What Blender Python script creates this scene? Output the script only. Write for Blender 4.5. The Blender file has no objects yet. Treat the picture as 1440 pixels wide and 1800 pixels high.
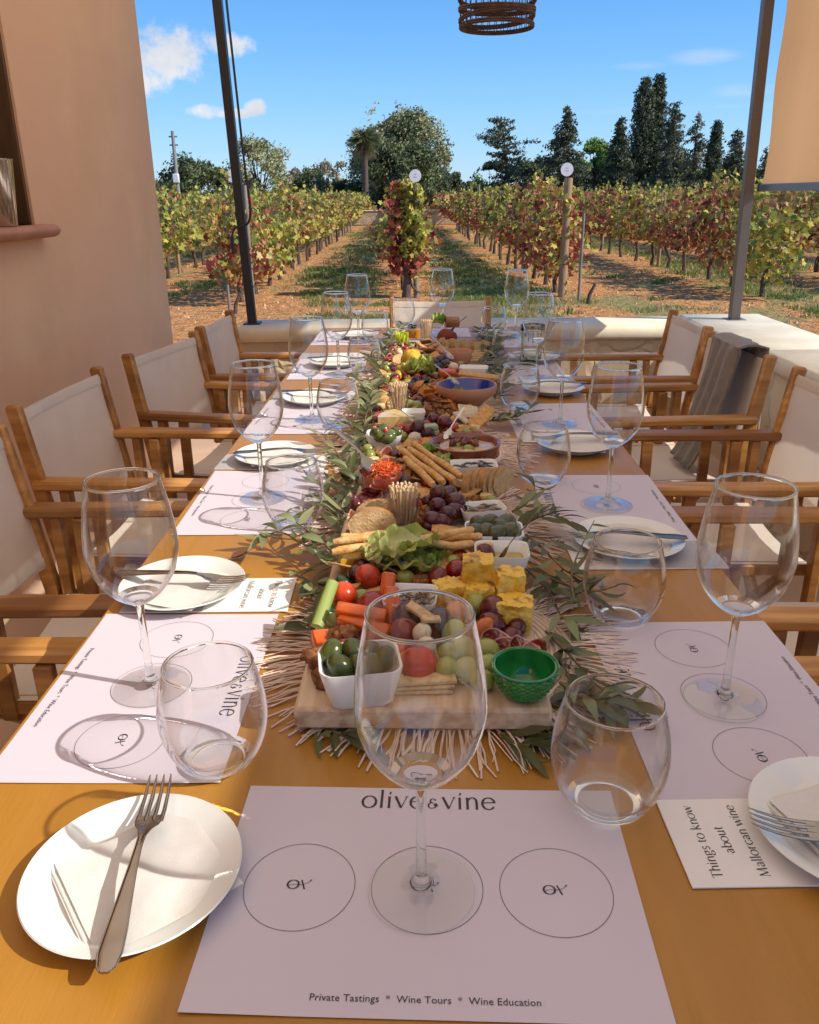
import bpy, math, random
from mathutils import Vector, Matrix, Euler, noise
PI = math.pi
R = math.radians
rnd = random.Random(7)
C = bpy.context.scene.collection
sc = bpy.context.scene

# ------------------------------------------------------------------ camera
CAM = Vector((0, 0, 1.29))
MCAM = Matrix.Rotation(R(1.1), 3, 'Z') @ Matrix.Rotation(R(90 - 21.1), 3, 'X') @ Matrix.Rotation(R(-0.6), 3, 'Z')
cd = bpy.data.cameras.new('camera'); cam = bpy.data.objects.new('camera', cd); C.objects.link(cam)
cam.matrix_world = Matrix.Translation(CAM) @ MCAM.to_4x4()
cd.sensor_fit = 'HORIZONTAL'; cd.sensor_width = 36; cd.lens = 36.0
cd.clip_start = 0.02; cd.clip_end = 2000
sc.camera = cam

def ray(px, py):
    return MCAM @ Vector(((px - 720) / 1440, -(py - 900) / 1440, -1))
def at(px, py, z):                      # the point of the photograph on a horizontal plane
    d = ray(px, py); return CAM + d * ((z - CAM.z) / d.z)
def atx(px, py, x):
    d = ray(px, py); return CAM + d * ((x - CAM.x) / d.x)
def aty(px, py, y):
    d = ray(px, py); return CAM + d * ((y - CAM.y) / d.y)

# ------------------------------------------------------------------ light
ELEV, AZ = 39.0, 105.3
w = bpy.data.worlds.new('World'); sc.world = w; w.use_nodes = True
nt = w.node_tree; nt.nodes.clear()
def N(t, kind, **kw):
    n = t.nodes.new(kind)
    for k, v in kw.items():
        if k.startswith('i_'): n.inputs[k[2:].replace('_', ' ')].default_value = v
        else: setattr(n, k, v)
    return n
def L(t, a, ao, b, bi): t.links.new(a.outputs[ao], b.inputs[bi])
def mth(t, op, a, b=None, c=None, clamp=False):
    n = t.nodes.new('ShaderNodeMath'); n.operation = op; n.use_clamp = clamp
    for i, x in enumerate((a, b, c)):
        if x is None: continue
        if isinstance(x, (int, float)): n.inputs[i].default_value = x
        else: t.links.new(x, n.inputs[i])
    return n.outputs[0]
sky = N(nt, 'ShaderNodeTexSky', sky_type='NISHITA', sun_disc=False)
sky.sun_elevation = R(ELEV); sky.sun_rotation = R(AZ); sky.altitude = 50; sky.air_density = 1.0; sky.dust_density = 0.3; sky.ozone_density = 2.5
hs = N(nt, 'ShaderNodeHueSaturation'); hs.inputs['Saturation'].default_value = 1.25; hs.inputs['Value'].default_value = 1.0
L(nt, sky, 0, hs, 'Color')
tc = N(nt, 'ShaderNodeTexCoord'); sx = N(nt, 'ShaderNodeSeparateXYZ'); L(nt, tc, 'Generated', sx, 0)
az = mth(nt, 'ARCTAN2', sx.outputs[0], sx.outputs[1]); el = mth(nt, 'ARCSINE', sx.outputs[2])
cx = N(nt, 'ShaderNodeCombineXYZ'); nt.links.new(az, cx.inputs[0]); nt.links.new(el, cx.inputs[1])
gr = N(nt, 'ShaderNodeValToRGB'); gr.color_ramp.interpolation = 'B_SPLINE'
els = gr.color_ramp.elements
SK = 1 / (0.13 * 2 ** 1.05) * 0.25
for i_, (p_, c_) in enumerate(((0.0, (.42, .66, .88)), (0.10, (.29, .60, .96)), (0.26, (.165, .48, .96)), (0.45, (.10, .34, .86)), (1.0, (.06, .20, .6)))):
    e_ = els[i_] if i_ < 2 else els.new(p_)
    e_.position = p_; e_.color = (c_[0] * SK, c_[1] * SK, c_[2] * SK, 1)
ge = mth(nt, 'DIVIDE', el, 0.5); nt.links.new(ge, gr.inputs[0])
gs = N(nt, 'ShaderNodeVectorMath', operation='SCALE'); L(nt, gr, 0, gs, 0); gs.inputs['Scale'].default_value = 4.0
skymix = N(nt, 'ShaderNodeMix', data_type='RGBA'); skymix.inputs[0].default_value = 0.85; L(nt, hs, 0, skymix, 6); L(nt, gs, 0, skymix, 7)
def cloudnoise(scale, detail, rough, zoff, sy=1.0):
    mp = N(nt, 'ShaderNodeMapping'); mp.inputs['Scale'].default_value = (1, sy, 1); mp.inputs['Location'].default_value = (0, 0, zoff)
    L(nt, cx, 0, mp, 0)
    n = N(nt, 'ShaderNodeTexNoise'); n.inputs['Scale'].default_value = scale; n.inputs['Detail'].default_value = detail
    n.inputs['Roughness'].default_value = rough; L(nt, mp, 0, n, 'Vector'); return n.outputs[0]
def blob(px, py, wpx, hpx):
    d = ray(px, py).normalized(); a = math.atan2(d.x, d.y); e = math.asin(d.z)
    u = mth(nt, 'MULTIPLY', mth(nt, 'SUBTRACT', az, a), 1440 * 1.0 / wpx)
    v = mth(nt, 'MULTIPLY', mth(nt, 'SUBTRACT', el, e), 1440 * 1.15 / hpx)
    return mth(nt, 'SUBTRACT', 1.0, mth(nt, 'ADD', mth(nt, 'MULTIPLY', u, u), mth(nt, 'MULTIPLY', v, v)))
def union(bl):
    o = bl[0]
    for b in bl[1:]: o = mth(nt, 'MAXIMUM', o, b)
    return mth(nt, 'MAXIMUM', o, -1.5)
puff = union([blob(262, 98, 90, 52), blob(318, 92, 46, 40), blob(240, 140, 60, 26), blob(400, 78, 44, 18), blob(360, 196, 34, 12), blob(412, 200, 44, 8), blob(449, 190, 16, 15)])
n1 = cloudnoise(16, 8, 0.6, 0); n1b = cloudnoise(55, 5, 0.6, 1.7)
den = mth(nt, 'ADD', puff, mth(nt, 'ADD', mth(nt, 'MULTIPLY', mth(nt, 'SUBTRACT', n1, 0.5), 3.4), mth(nt, 'MULTIPLY', mth(nt, 'SUBTRACT', n1b, 0.5), 2.6)))
mr = N(nt, 'ShaderNodeMapRange', interpolation_type='SMOOTHSTEP'); nt.links.new(den, mr.inputs[0]); mr.inputs[1].default_value = -0.25; mr.inputs[2].default_value = 1.15
cir = union([blob(1115, 116, 46, 9), blob(1240, 100, 60, 12), blob(1298, 160, 60, 14), blob(1230, 190, 200, 8)])
n2 = cloudnoise(9, 6, 0.6, 3.3, 5.0)
dc = mth(nt, 'ADD', cir, mth(nt, 'MULTIPLY', mth(nt, 'SUBTRACT', n2, 0.55), 3.5))
mr2 = N(nt, 'ShaderNodeMapRange', interpolation_type='SMOOTHSTEP'); nt.links.new(dc, mr2.inputs[0]); mr2.inputs[1].default_value = -0.2; mr2.inputs[2].default_value = 2.2; mr2.inputs[4].default_value = 0.42
al = mth(nt, 'MAXIMUM', mr.outputs[0], mr2.outputs[0])
cc = N(nt, 'ShaderNodeMix', data_type='RGBA'); cc.inputs[6].default_value = (2.1, 2.35, 2.8, 1); cc.inputs[7].default_value = (3.45, 3.45, 3.5, 1)
shade = mth(nt, 'ADD', mth(nt, 'MULTIPLY', cloudnoise(11, 5, 0.6, 5.2), 2.6), -0.75, clamp=True)
nt.links.new(shade, cc.inputs[0])
mx = N(nt, 'ShaderNodeMix', data_type='RGBA'); nt.links.new(al, mx.inputs[0]); L(nt, skymix, 2, mx, 6); L(nt, cc, 2, mx, 7)
bg = N(nt, 'ShaderNodeBackground'); bg.inputs[1].default_value = 0.13; L(nt, mx, 2, bg, 0)
wo = N(nt, 'ShaderNodeOutputWorld'); L(nt, bg, 0, wo, 0)

sl = bpy.data.lights.new('sun', 'SUN'); sl.energy = 2.45; sl.angle = R(0.5); sl.color = (1.0, 0.96, 0.89)
so = bpy.data.objects.new('sun', sl); C.objects.link(so)
sd = Vector((math.sin(R(AZ)) * math.cos(R(ELEV)), math.cos(R(AZ)) * math.cos(R(ELEV)), math.sin(R(ELEV))))
so.rotation_euler = (-sd).to_track_quat('-Z', 'Y').to_euler(); so.location = sd * 20

sc.view_settings.view_transform = 'Standard'; sc.view_settings.look = 'None'
sc.view_settings.exposure = 1.05; sc.view_settings.gamma = 1.0; sc.view_settings.use_curve_mapping = False
cy = sc.cycles
cy.use_denoising = True
try: cy.denoiser = 'OPENIMAGEDENOISE'
except Exception: pass
cy.max_bounces = 14; cy.transparent_max_bounces = 40; cy.transmission_bounces = 14; cy.glossy_bounces = 6; cy.diffuse_bounces = 5
cy.caustics_reflective = False; cy.caustics_refractive = False
cy.sample_clamp_indirect = 6.0; cy.sample_clamp_direct = 2.6

# ------------------------------------------------------------------ materials
def setc(inp, c): inp.default_value = (c[0], c[1], c[2], 1)
def mat(name, c1, c2=None, scale=8, rough=0.5, bump=0.0, bscale=None, metal=0.0, sss=0.0, detail=5, stretch=(1, 1, 1), lo=0.35, hi=0.65,
        spec=0.5, attr=None, transl=0.0, coat=0.0, bdist=0.002, c3=None, s3=2.0, sheen=0.0, rnd_off=True, rvar=0.0, gam=1.0, objvar=0.0):
    m = bpy.data.materials.new(name); m.use_nodes = True; t = m.node_tree; t.nodes.clear()
    out = N(t, 'ShaderNodeOutputMaterial'); p = N(t, 'ShaderNodeBsdfPrincipled')
    p.inputs['Roughness'].default_value = rough; p.inputs['Metallic'].default_value = metal
    p.inputs['Specular IOR Level'].default_value = spec; p.inputs['Coat Weight'].default_value = coat
    p.inputs['Sheen Weight'].default_value = sheen
    if sss > 0:
        p.inputs['Subsurface Weight'].default_value = sss; p.inputs['Subsurface Radius'].default_value = (0.01, 0.006, 0.004)
        p.inputs['Subsurface Scale'].default_value = 1.0
    tcn = N(t, 'ShaderNodeTexCoord'); mp = N(t, 'ShaderNodeMapping'); mp.inputs['Scale'].default_value = stretch
    L(t, tcn, 'Object', mp, 0)
    if rnd_off:
        oi = N(t, 'ShaderNodeObjectInfo'); vm = N(t, 'ShaderNodeVectorMath', operation='SCALE'); vm.inputs[0].default_value = (7, 11, 5)
        t.links.new(oi.outputs['Random'], vm.inputs['Scale']); L(t, vm, 0, mp, 'Location')
    def ramp(sc_, lo_, hi_, det):
        n = N(t, 'ShaderNodeTexNoise'); n.inputs['Scale'].default_value = sc_; n.inputs['Detail'].default_value = det; L(t, mp, 0, n, 'Vector')
        r = N(t, 'ShaderNodeMapRange'); L(t, n, 0, r, 0); r.inputs[1].default_value = lo_; r.inputs[2].default_value = hi_
        return r.outputs[0]
    if attr:
        a = N(t, 'ShaderNodeVertexColor'); a.layer_name = attr; col = a.outputs[0]
        if gam != 1.0:
            g_ = N(t, 'ShaderNodeGamma'); g_.inputs[1].default_value = gam; t.links.new(col, g_.inputs[0]); col = g_.outputs[0]
        if c2 is not None:
            x = N(t, 'ShaderNodeMix', data_type='RGBA', blend_type='MULTIPLY'); t.links.new(ramp(scale, lo, hi, detail), x.inputs[0])
            t.links.new(col, x.inputs[6]); setc(x.inputs[7], c2); col = x.outputs[2]
        t.links.new(col, p.inputs['Base Color'])
    else:
        setc(p.inputs['Base Color'], c1); col = None
        if c2 is not None:
            x = N(t, 'ShaderNodeMix', data_type='RGBA'); t.links.new(ramp(scale, lo, hi, detail), x.inputs[0])
            setc(x.inputs[6], c1); setc(x.inputs[7], c2); col = x.outputs[2]
            if c3 is not None:
                y = N(t, 'ShaderNodeMix', data_type='RGBA'); t.links.new(ramp(s3, 0.45, 0.62, 3), y.inputs[0])
                t.links.new(col, y.inputs[6]); setc(y.inputs[7], c3); col = y.outputs[2]
            t.links.new(col, p.inputs['Base Color'])
    if bump:
        n = N(t, 'ShaderNodeTexNoise'); n.inputs['Scale'].default_value = bscale or scale * 4; n.inputs['Detail'].default_value = 4; L(t, mp, 0, n, 'Vector')
        b = N(t, 'ShaderNodeBump'); b.inputs['Strength'].default_value = bump; b.inputs['Distance'].default_value = bdist
        L(t, n, 0, b, 'Height'); L(t, b, 0, p, 'Normal')
    if objvar and col is not None:
        ov = mth(t, 'ADD', mth(t, 'MULTIPLY', oi.outputs['Random'], objvar), 1 - objvar * .6); hv_ = N(t, 'ShaderNodeHueSaturation'); t.links.new(ov, hv_.inputs['Value']); t.links.new(col, hv_.inputs['Color']); t.links.new(hv_.outputs[0], p.inputs['Base Color'])
    if rvar:
        q_ = ramp(rvar, .3, .7, 5); k_ = mth(t, 'ADD', mth(t, 'MULTIPLY', q_, 0.22), rough - 0.06); t.links.new(k_, p.inputs['Roughness'])
    if transl:
        tr = N(t, 'ShaderNodeBsdfTranslucent'); ms = N(t, 'ShaderNodeMixShader'); ms.inputs[0].default_value = transl
        if col is not None: t.links.new(col, tr.inputs[0])
        else: setc(tr.inputs[0], c1)
        L(t, p, 0, ms, 1); L(t, tr, 0, ms, 2); L(t, ms, 0, out, 0)
    else: L(t, p, 0, out, 0)
    return m

def glassmat(name, thin=True, color=(1, 1, 1), ior=1.47, rough=0.0, e0=0.52, e1=0.88):
    m = bpy.data.materials.new(name); m.use_nodes = True; t = m.node_tree; t.nodes.clear()
    out = N(t, 'ShaderNodeOutputMaterial')
    g = N(t, 'ShaderNodeBsdfGlass'); setc(g.inputs[0], color); g.inputs['IOR'].default_value = ior; g.inputs['Roughness'].default_value = rough
    if not thin: L(t, g, 0, out, 0); return m
    tr = N(t, 'ShaderNodeBsdfTransparent'); setc(tr.inputs[0], tuple(0.978 * c for c in color))
    gl = N(t, 'ShaderNodeBsdfGlossy'); gl.inputs['Roughness'].default_value = 0.0
    fr = N(t, 'ShaderNodeFresnel'); fr.inputs[0].default_value = ior
    geo = N(t, 'ShaderNodeNewGeometry'); ff = mth(t, 'SUBTRACT', 1.0, geo.outputs['Backfacing'])
    # a thin wall: reflect by Fresnel on the faces turned to the ray, pass straight through, refract where it is seen edge-on
    lw = N(t, 'ShaderNodeLayerWeight'); lw.inputs[0].default_value = 0.5
    refl = mth(t, 'MINIMUM', mth(t, 'ADD', 0.045, mth(t, 'MULTIPLY', mth(t, 'POWER', lw.outputs['Facing'], 3.5), 0.9)), 1.0)
    m1 = N(t, 'ShaderNodeMixShader'); t.links.new(refl, m1.inputs[0]); L(t, tr, 0, m1, 1); L(t, gl, 0, m1, 2)
    mr_ = N(t, 'ShaderNodeMapRange', interpolation_type='SMOOTHSTEP'); t.links.new(lw.outputs['Facing'], mr_.inputs[0]); mr_.inputs[1].default_value = e0; mr_.inputs[2].default_value = e1
    m2 = N(t, 'ShaderNodeMixShader'); L(t, mr_, 0, m2, 0); L(t, m1, 0, m2, 1); L(t, g, 0, m2, 2)
    L(t, m2, 0, out, 0); return m

M = {}
M['glass'] = glassmat('thin_glass')
M['solid_glass'] = glassmat('solid_glass', thin=False, color=(0.97, 0.99, 0.98))
M['green_glass'] = glassmat('green_glass', color=(0.05, 0.42, 0.12), e0=0.9, e1=1.2)
M['wood'] = mat('golden_wood', (0.42, 0.19, 0.04), (0.58, 0.29, 0.08), scale=6, stretch=(9, 1.2, 9), rough=0.42, bump=0.15, c3=(0.30, 0.12, 0.03), s3=1.6, lo=0.36, hi=0.62, objvar=0.4)
M['table'] = mat('ochre_table_top', (0.38, 0.17, 0.019), (0.415, 0.195, 0.026), scale=3.2, stretch=(5, .6, 1), rough=0.36, bump=0.12, bscale=70, rvar=7, c3=(0.385, 0.178, 0.020), s3=14, lo=0.32, hi=0.68)
M['canvas'] = mat('cream_canvas', (0.80, 0.71, 0.60), (0.86, 0.77, 0.66), scale=3, rough=0.9, bump=0.35, bscale=420, transl=0.22, bdist=0.0006)
M['paper'] = mat('lilac_white_paper', (0.60, 0.545, 0.61), (0.63, 0.575, 0.635), scale=3, rough=0.7, bump=0.05, bscale=90, spec=0.25)
M['card'] = mat('white_card', (0.80, 0.77, 0.74), rough=0.65, spec=0.3)
M['grey_print'] = mat('grey_print', (0.36, 0.34, 0.35), (0.42, 0.40, 0.40), scale=20, rough=0.6)
M['ink'] = mat('dark_ink', (0.035, 0.02, 0.03), rough=0.6)
M['ink2'] = mat('grey_ink', (0.16, 0.13, 0.14), rough=0.6)
M['porcelain'] = mat('white_porcelain', (0.78, 0.79, 0.74), rough=0.16, coat=0.3, spec=0.5)
M['napkin'] = mat('white_tissue', (0.80, 0.77, 0.72), (0.76, 0.73, 0.68), scale=60, rough=0.95, bump=0.5, bscale=500, bdist=0.0005, transl=0.15)
M['steel'] = mat('steel', (0.36, 0.33, 0.30), (0.30, 0.27, 0.24), scale=40, rough=0.2, metal=1.0)  # base colour darkened to stand in for a dark ceiling's reflection
M['bright_steel'] = mat('bright_steel', (0.62, 0.60, 0.57), rough=0.14, metal=1.0)
M['dark_jamb'] = mat('dark_jamb_brown', (0.10, 0.045, 0.015), (0.14, 0.07, 0.025), scale=8, stretch=(6, 6, 1), rough=0.6)
M['board'] = mat('pale_wood_board', (0.70, 0.53, 0.36), (0.46, 0.30, 0.17), scale=6, stretch=(9, 0.5, 12), rough=0.55, bump=0.3, lo=0.40, hi=0.62)
M['raffia'] = mat('raffia', (0.80, 0.65, 0.54), (0.66, 0.49, 0.38), scale=30, rough=0.8)
M['plaster'] = mat('pink_plaster', (0.84, 0.55, 0.325), (0.76, 0.485, 0.285), scale=3.2, rough=0.85, bump=0.45, bscale=14, bdist=0.01, c3=(0.80, 0.50, 0.31), s3=1.1)
M['terracotta'] = mat('terracotta', (0.52, 0.25, 0.14), (0.42, 0.19, 0.10), scale=9, rough=0.6, bump=0.2)
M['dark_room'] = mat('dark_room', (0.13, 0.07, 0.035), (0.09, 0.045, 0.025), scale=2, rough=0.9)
M['tile'] = mat('terrace_tile', (0.56, 0.38, 0.24), (0.64, 0.45, 0.30), scale=4, rough=0.7, bump=0.2, c3=(0.38, 0.22, 0.14), s3=1)
M['cap'] = mat('cream_stone_cap', (0.78, 0.69, 0.50), (0.66, 0.56, 0.39), scale=5, rough=0.8, bump=0.25, bscale=30, bdist=0.004)
M['black_metal'] = mat('black_metal', (0.022, 0.024, 0.028), rough=0.4, spec=0.5)
M['brown_metal'] = mat('bronze_grey_metal', (0.15, 0.125, 0.11), rough=0.4, metal=0.3)
M['blue_metal'] = mat('blue_grey_metal', (0.16, 0.20, 0.26), rough=0.3, metal=0.5)
M['blind'] = mat('tan_blind_fabric', (0.55, 0.33, 0.17), (0.47, 0.28, 0.14), scale=1.5, stretch=(1, 1, 0.3), rough=0.9, bump=0.3, bscale=40, transl=0.55, bdist=0.004)
M['fill_canopy'] = mat('fill_light_cream_fabric', (0.92, 0.74, 0.52), rough=0.9, transl=0.80)
M['rattan'] = mat('dark_rattan', (0.10, 0.045, 0.03), (0.05, 0.025, 0.018), scale=60, rough=0.6)
M['bark'] = mat('bark', (0.09, 0.06, 0.045), (0.16, 0.11, 0.08), scale=14, stretch=(4, 4, 1), rough=0.95, bump=0.8, bdist=0.01)
M['stake'] = mat('pine_stake', (0.42, 0.28, 0.15), (0.30, 0.19, 0.10), scale=6, stretch=(8, 8, 1), rough=0.8, bump=0.4)
M['grey_stake'] = mat('grey_stake', (0.28, 0.24, 0.20), (0.20, 0.17, 0.14), scale=6, stretch=(8, 8, 1), rough=0.85, bump=0.4)
M['white_enamel'] = mat('white_enamel', (0.85, 0.85, 0.84), rough=0.4)
M['vine_leaf'] = mat('vine_leaf', (1, 1, 1), attr='col', rough=0.75, transl=0.25)
M['leaf'] = mat('tree_leaf', (1, 1, 1), attr='col', rough=0.7, transl=0.2)
M['olive_leaf'] = mat('olive_leaf', (1, 1, 1), attr='col', rough=0.45, transl=0.18)
M['food'] = mat('food_skin', (1, 1, 1), (0.84, 0.80, 0.74), attr='col', scale=60, rough=0.24, sss=0.05, coat=0.25, bump=0.15, bscale=140, gam=1.22)
M['matte_food'] = mat('food_matte', (1, 1, 1), (0.62, 0.50, 0.38), attr='col', scale=130, rough=0.75, bump=0.6, bscale=260, bdist=0.0015, lo=0.45, hi=0.75, gam=1.2)
M['lettuce'] = mat('lettuce', (1, 1, 1), attr='col', rough=0.4, transl=0.3, bump=0.3, bscale=160)
M['frittata'] = mat('egg_and_potato', (0.84, 0.55, 0.05), (0.74, 0.58, 0.16), scale=55, rough=0.5, bump=0.8, bscale=140, bdist=0.003, lo=0.44, hi=0.56, c3=(0.72, 0.40, 0.03), s3=60)
M['browned'] = mat('browned_egg', (0.78, 0.50, 0.06), (0.20, 0.07, 0.02), scale=70, rough=0.5, bump=0.4, bscale=120, lo=0.5, hi=0.68)
M['crumb'] = mat('bread_crumb', (0.66, 0.47, 0.24), (0.52, 0.33, 0.13), scale=90, rough=0.85, bump=0.9, bscale=220, bdist=0.002)
M['crust'] = mat('bread_crust', (0.50, 0.27, 0.09), (0.34, 0.16, 0.05), scale=50, rough=0.7, bump=0.5, bscale=120, bdist=0.002)
M['pick'] = mat('pale_pick_wood', (0.72, 0.54, 0.33), (0.60, 0.42, 0.24), scale=40, rough=0.6)
M['taupe'] = mat('taupe_knit', (0.27, 0.225, 0.18), (0.20, 0.165, 0.13), scale=30, rough=0.95, bump=0.8, bscale=160, bdist=0.003, sheen=0.3)
M['blue_glaze'] = mat('blue_glaze', (0.02, 0.05, 0.30), rough=0.12, coat=0.4)
M['brown_glaze'] = mat('red_brown_clay_glaze', (0.19, 0.05, 0.03), (0.26, 0.08, 0.04), scale=12, rough=0.22, coat=0.3)
M['oil'] = mat('olive_oil', (0.42, 0.30, 0.03), rough=0.05, coat=0.5)
M['concrete'] = mat('grey_concrete', (0.32, 0.31, 0.29), (0.24, 0.23, 0.21), scale=2, rough=0.9)

def soilmat():
    m = bpy.data.materials.new('orange_soil'); m.use_nodes = True; t = m.node_tree; p = t.nodes['Principled BSDF']
    p.inputs['Roughness'].default_value = 0.95; p.inputs['Specular IOR Level'].default_value = 0.15
    tcn = N(t, 'ShaderNodeTexCoord')
    def nz(s, d, lo, hi, st=(1, 1, 1)):
        mp = N(t, 'ShaderNodeMapping'); mp.inputs['Scale'].default_value = st; L(t, tcn, 'Object', mp, 0)
        n = N(t, 'ShaderNodeTexNoise'); n.inputs['Scale'].default_value = s; n.inputs['Detail'].default_value = d; L(t, mp, 0, n, 'Vector')
        r = N(t, 'ShaderNodeMapRange'); L(t, n, 0, r, 0); r.inputs[1].default_value = lo; r.inputs[2].default_value = hi; return r.outputs[0], n
    def mixc(f, a, b):
        x = N(t, 'ShaderNodeMix', data_type='RGBA'); t.links.new(f, x.inputs[0])
        for i, c in ((6, a), (7, b)):
            if isinstance(c, tuple): setc(x.inputs[i], c)
            else: t.links.new(c, x.inputs[i])
        return x.outputs[2]
    f1, _ = nz(0.6, 6, 0.35, 0.65); f2, n2_ = nz(7, 8, 0.4, 0.65); f3, _ = nz(1.1, 5, 0.52, 0.62, (1, 0.35, 1)); f4, n4_ = nz(34, 5, 0.5, 0.7)
    c = mixc(f1, (0.66, 0.28, 0.075), (0.70, 0.34, 0.12)); c = mixc(f2, c, (0.46, 0.17, 0.06)); c = mixc(f4, c, (0.76, 0.46, 0.22))
    c = mixc(f3, c, (0.34, 0.27, 0.10))
    t.links.new(c, p.inputs['Base Color'])
    b = N(t, 'ShaderNodeBump'); b.inputs['Strength'].default_value = 1.0; b.inputs['Distance'].default_value = 0.12
    a = mth(t, 'ADD', n2_.outputs[0], mth(t, 'MULTIPLY', n4_.outputs[0], 0.35)); t.links.new(a, b.inputs['Height']); L(t, b, 0, p, 'Normal')
    return m
M['soil'] = soilmat()
def stonemat():
    m = bpy.data.materials.new('rubble_stone'); m.use_nodes = True; t = m.node_tree; p = t.nodes['Principled BSDF']; p.inputs['Roughness'].default_value = 0.9
    tcn = N(t, 'ShaderNodeTexCoord'); nn = N(t, 'ShaderNodeTexNoise'); nn.inputs['Scale'].default_value = 5; L(t, tcn, 'Object', nn, 'Vector')
    mm = N(t, 'ShaderNodeMix', data_type='VECTOR'); mm.inputs[0].default_value = 0.16; L(t, tcn, 'Object', mm, 4); L(t, nn, 'Color', mm, 5)
    v = N(t, 'ShaderNodeTexVoronoi'); v.inputs['Scale'].default_value = 4.2; L(t, mm, 1, v, 'Vector')
    e = N(t, 'ShaderNodeTexVoronoi', feature='DISTANCE_TO_EDGE'); e.inputs['Scale'].default_value = 4.2; L(t, mm, 1, e, 'Vector')
    r = N(t, 'ShaderNodeMapRange'); L(t, e, 'Distance', r, 0); r.inputs[1].default_value = 0.0; r.inputs[2].default_value = 0.07
    hv = N(t, 'ShaderNodeSeparateColor'); L(t, v, 'Color', hv, 0)
    x = N(t, 'ShaderNodeMix', data_type='RGBA'); L(t, hv, 0, x, 0); setc(x.inputs[6], (0.50, 0.38, 0.22)); setc(x.inputs[7], (0.68, 0.56, 0.38))
    y = N(t, 'ShaderNodeMix', data_type='RGBA'); L(t, r, 0, y, 0); setc(y.inputs[6], (0.58, 0.47, 0.31)); L(t, x, 2, y, 7); L(t, y, 2, p, 'Base Color')
    b = N(t, 'ShaderNodeBump'); b.inputs['Distance'].default_value = 0.008; L(t, r, 0, b, 'Height'); L(t, b, 0, p, 'Normal'); return m
M['stone'] = stonemat()

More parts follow.
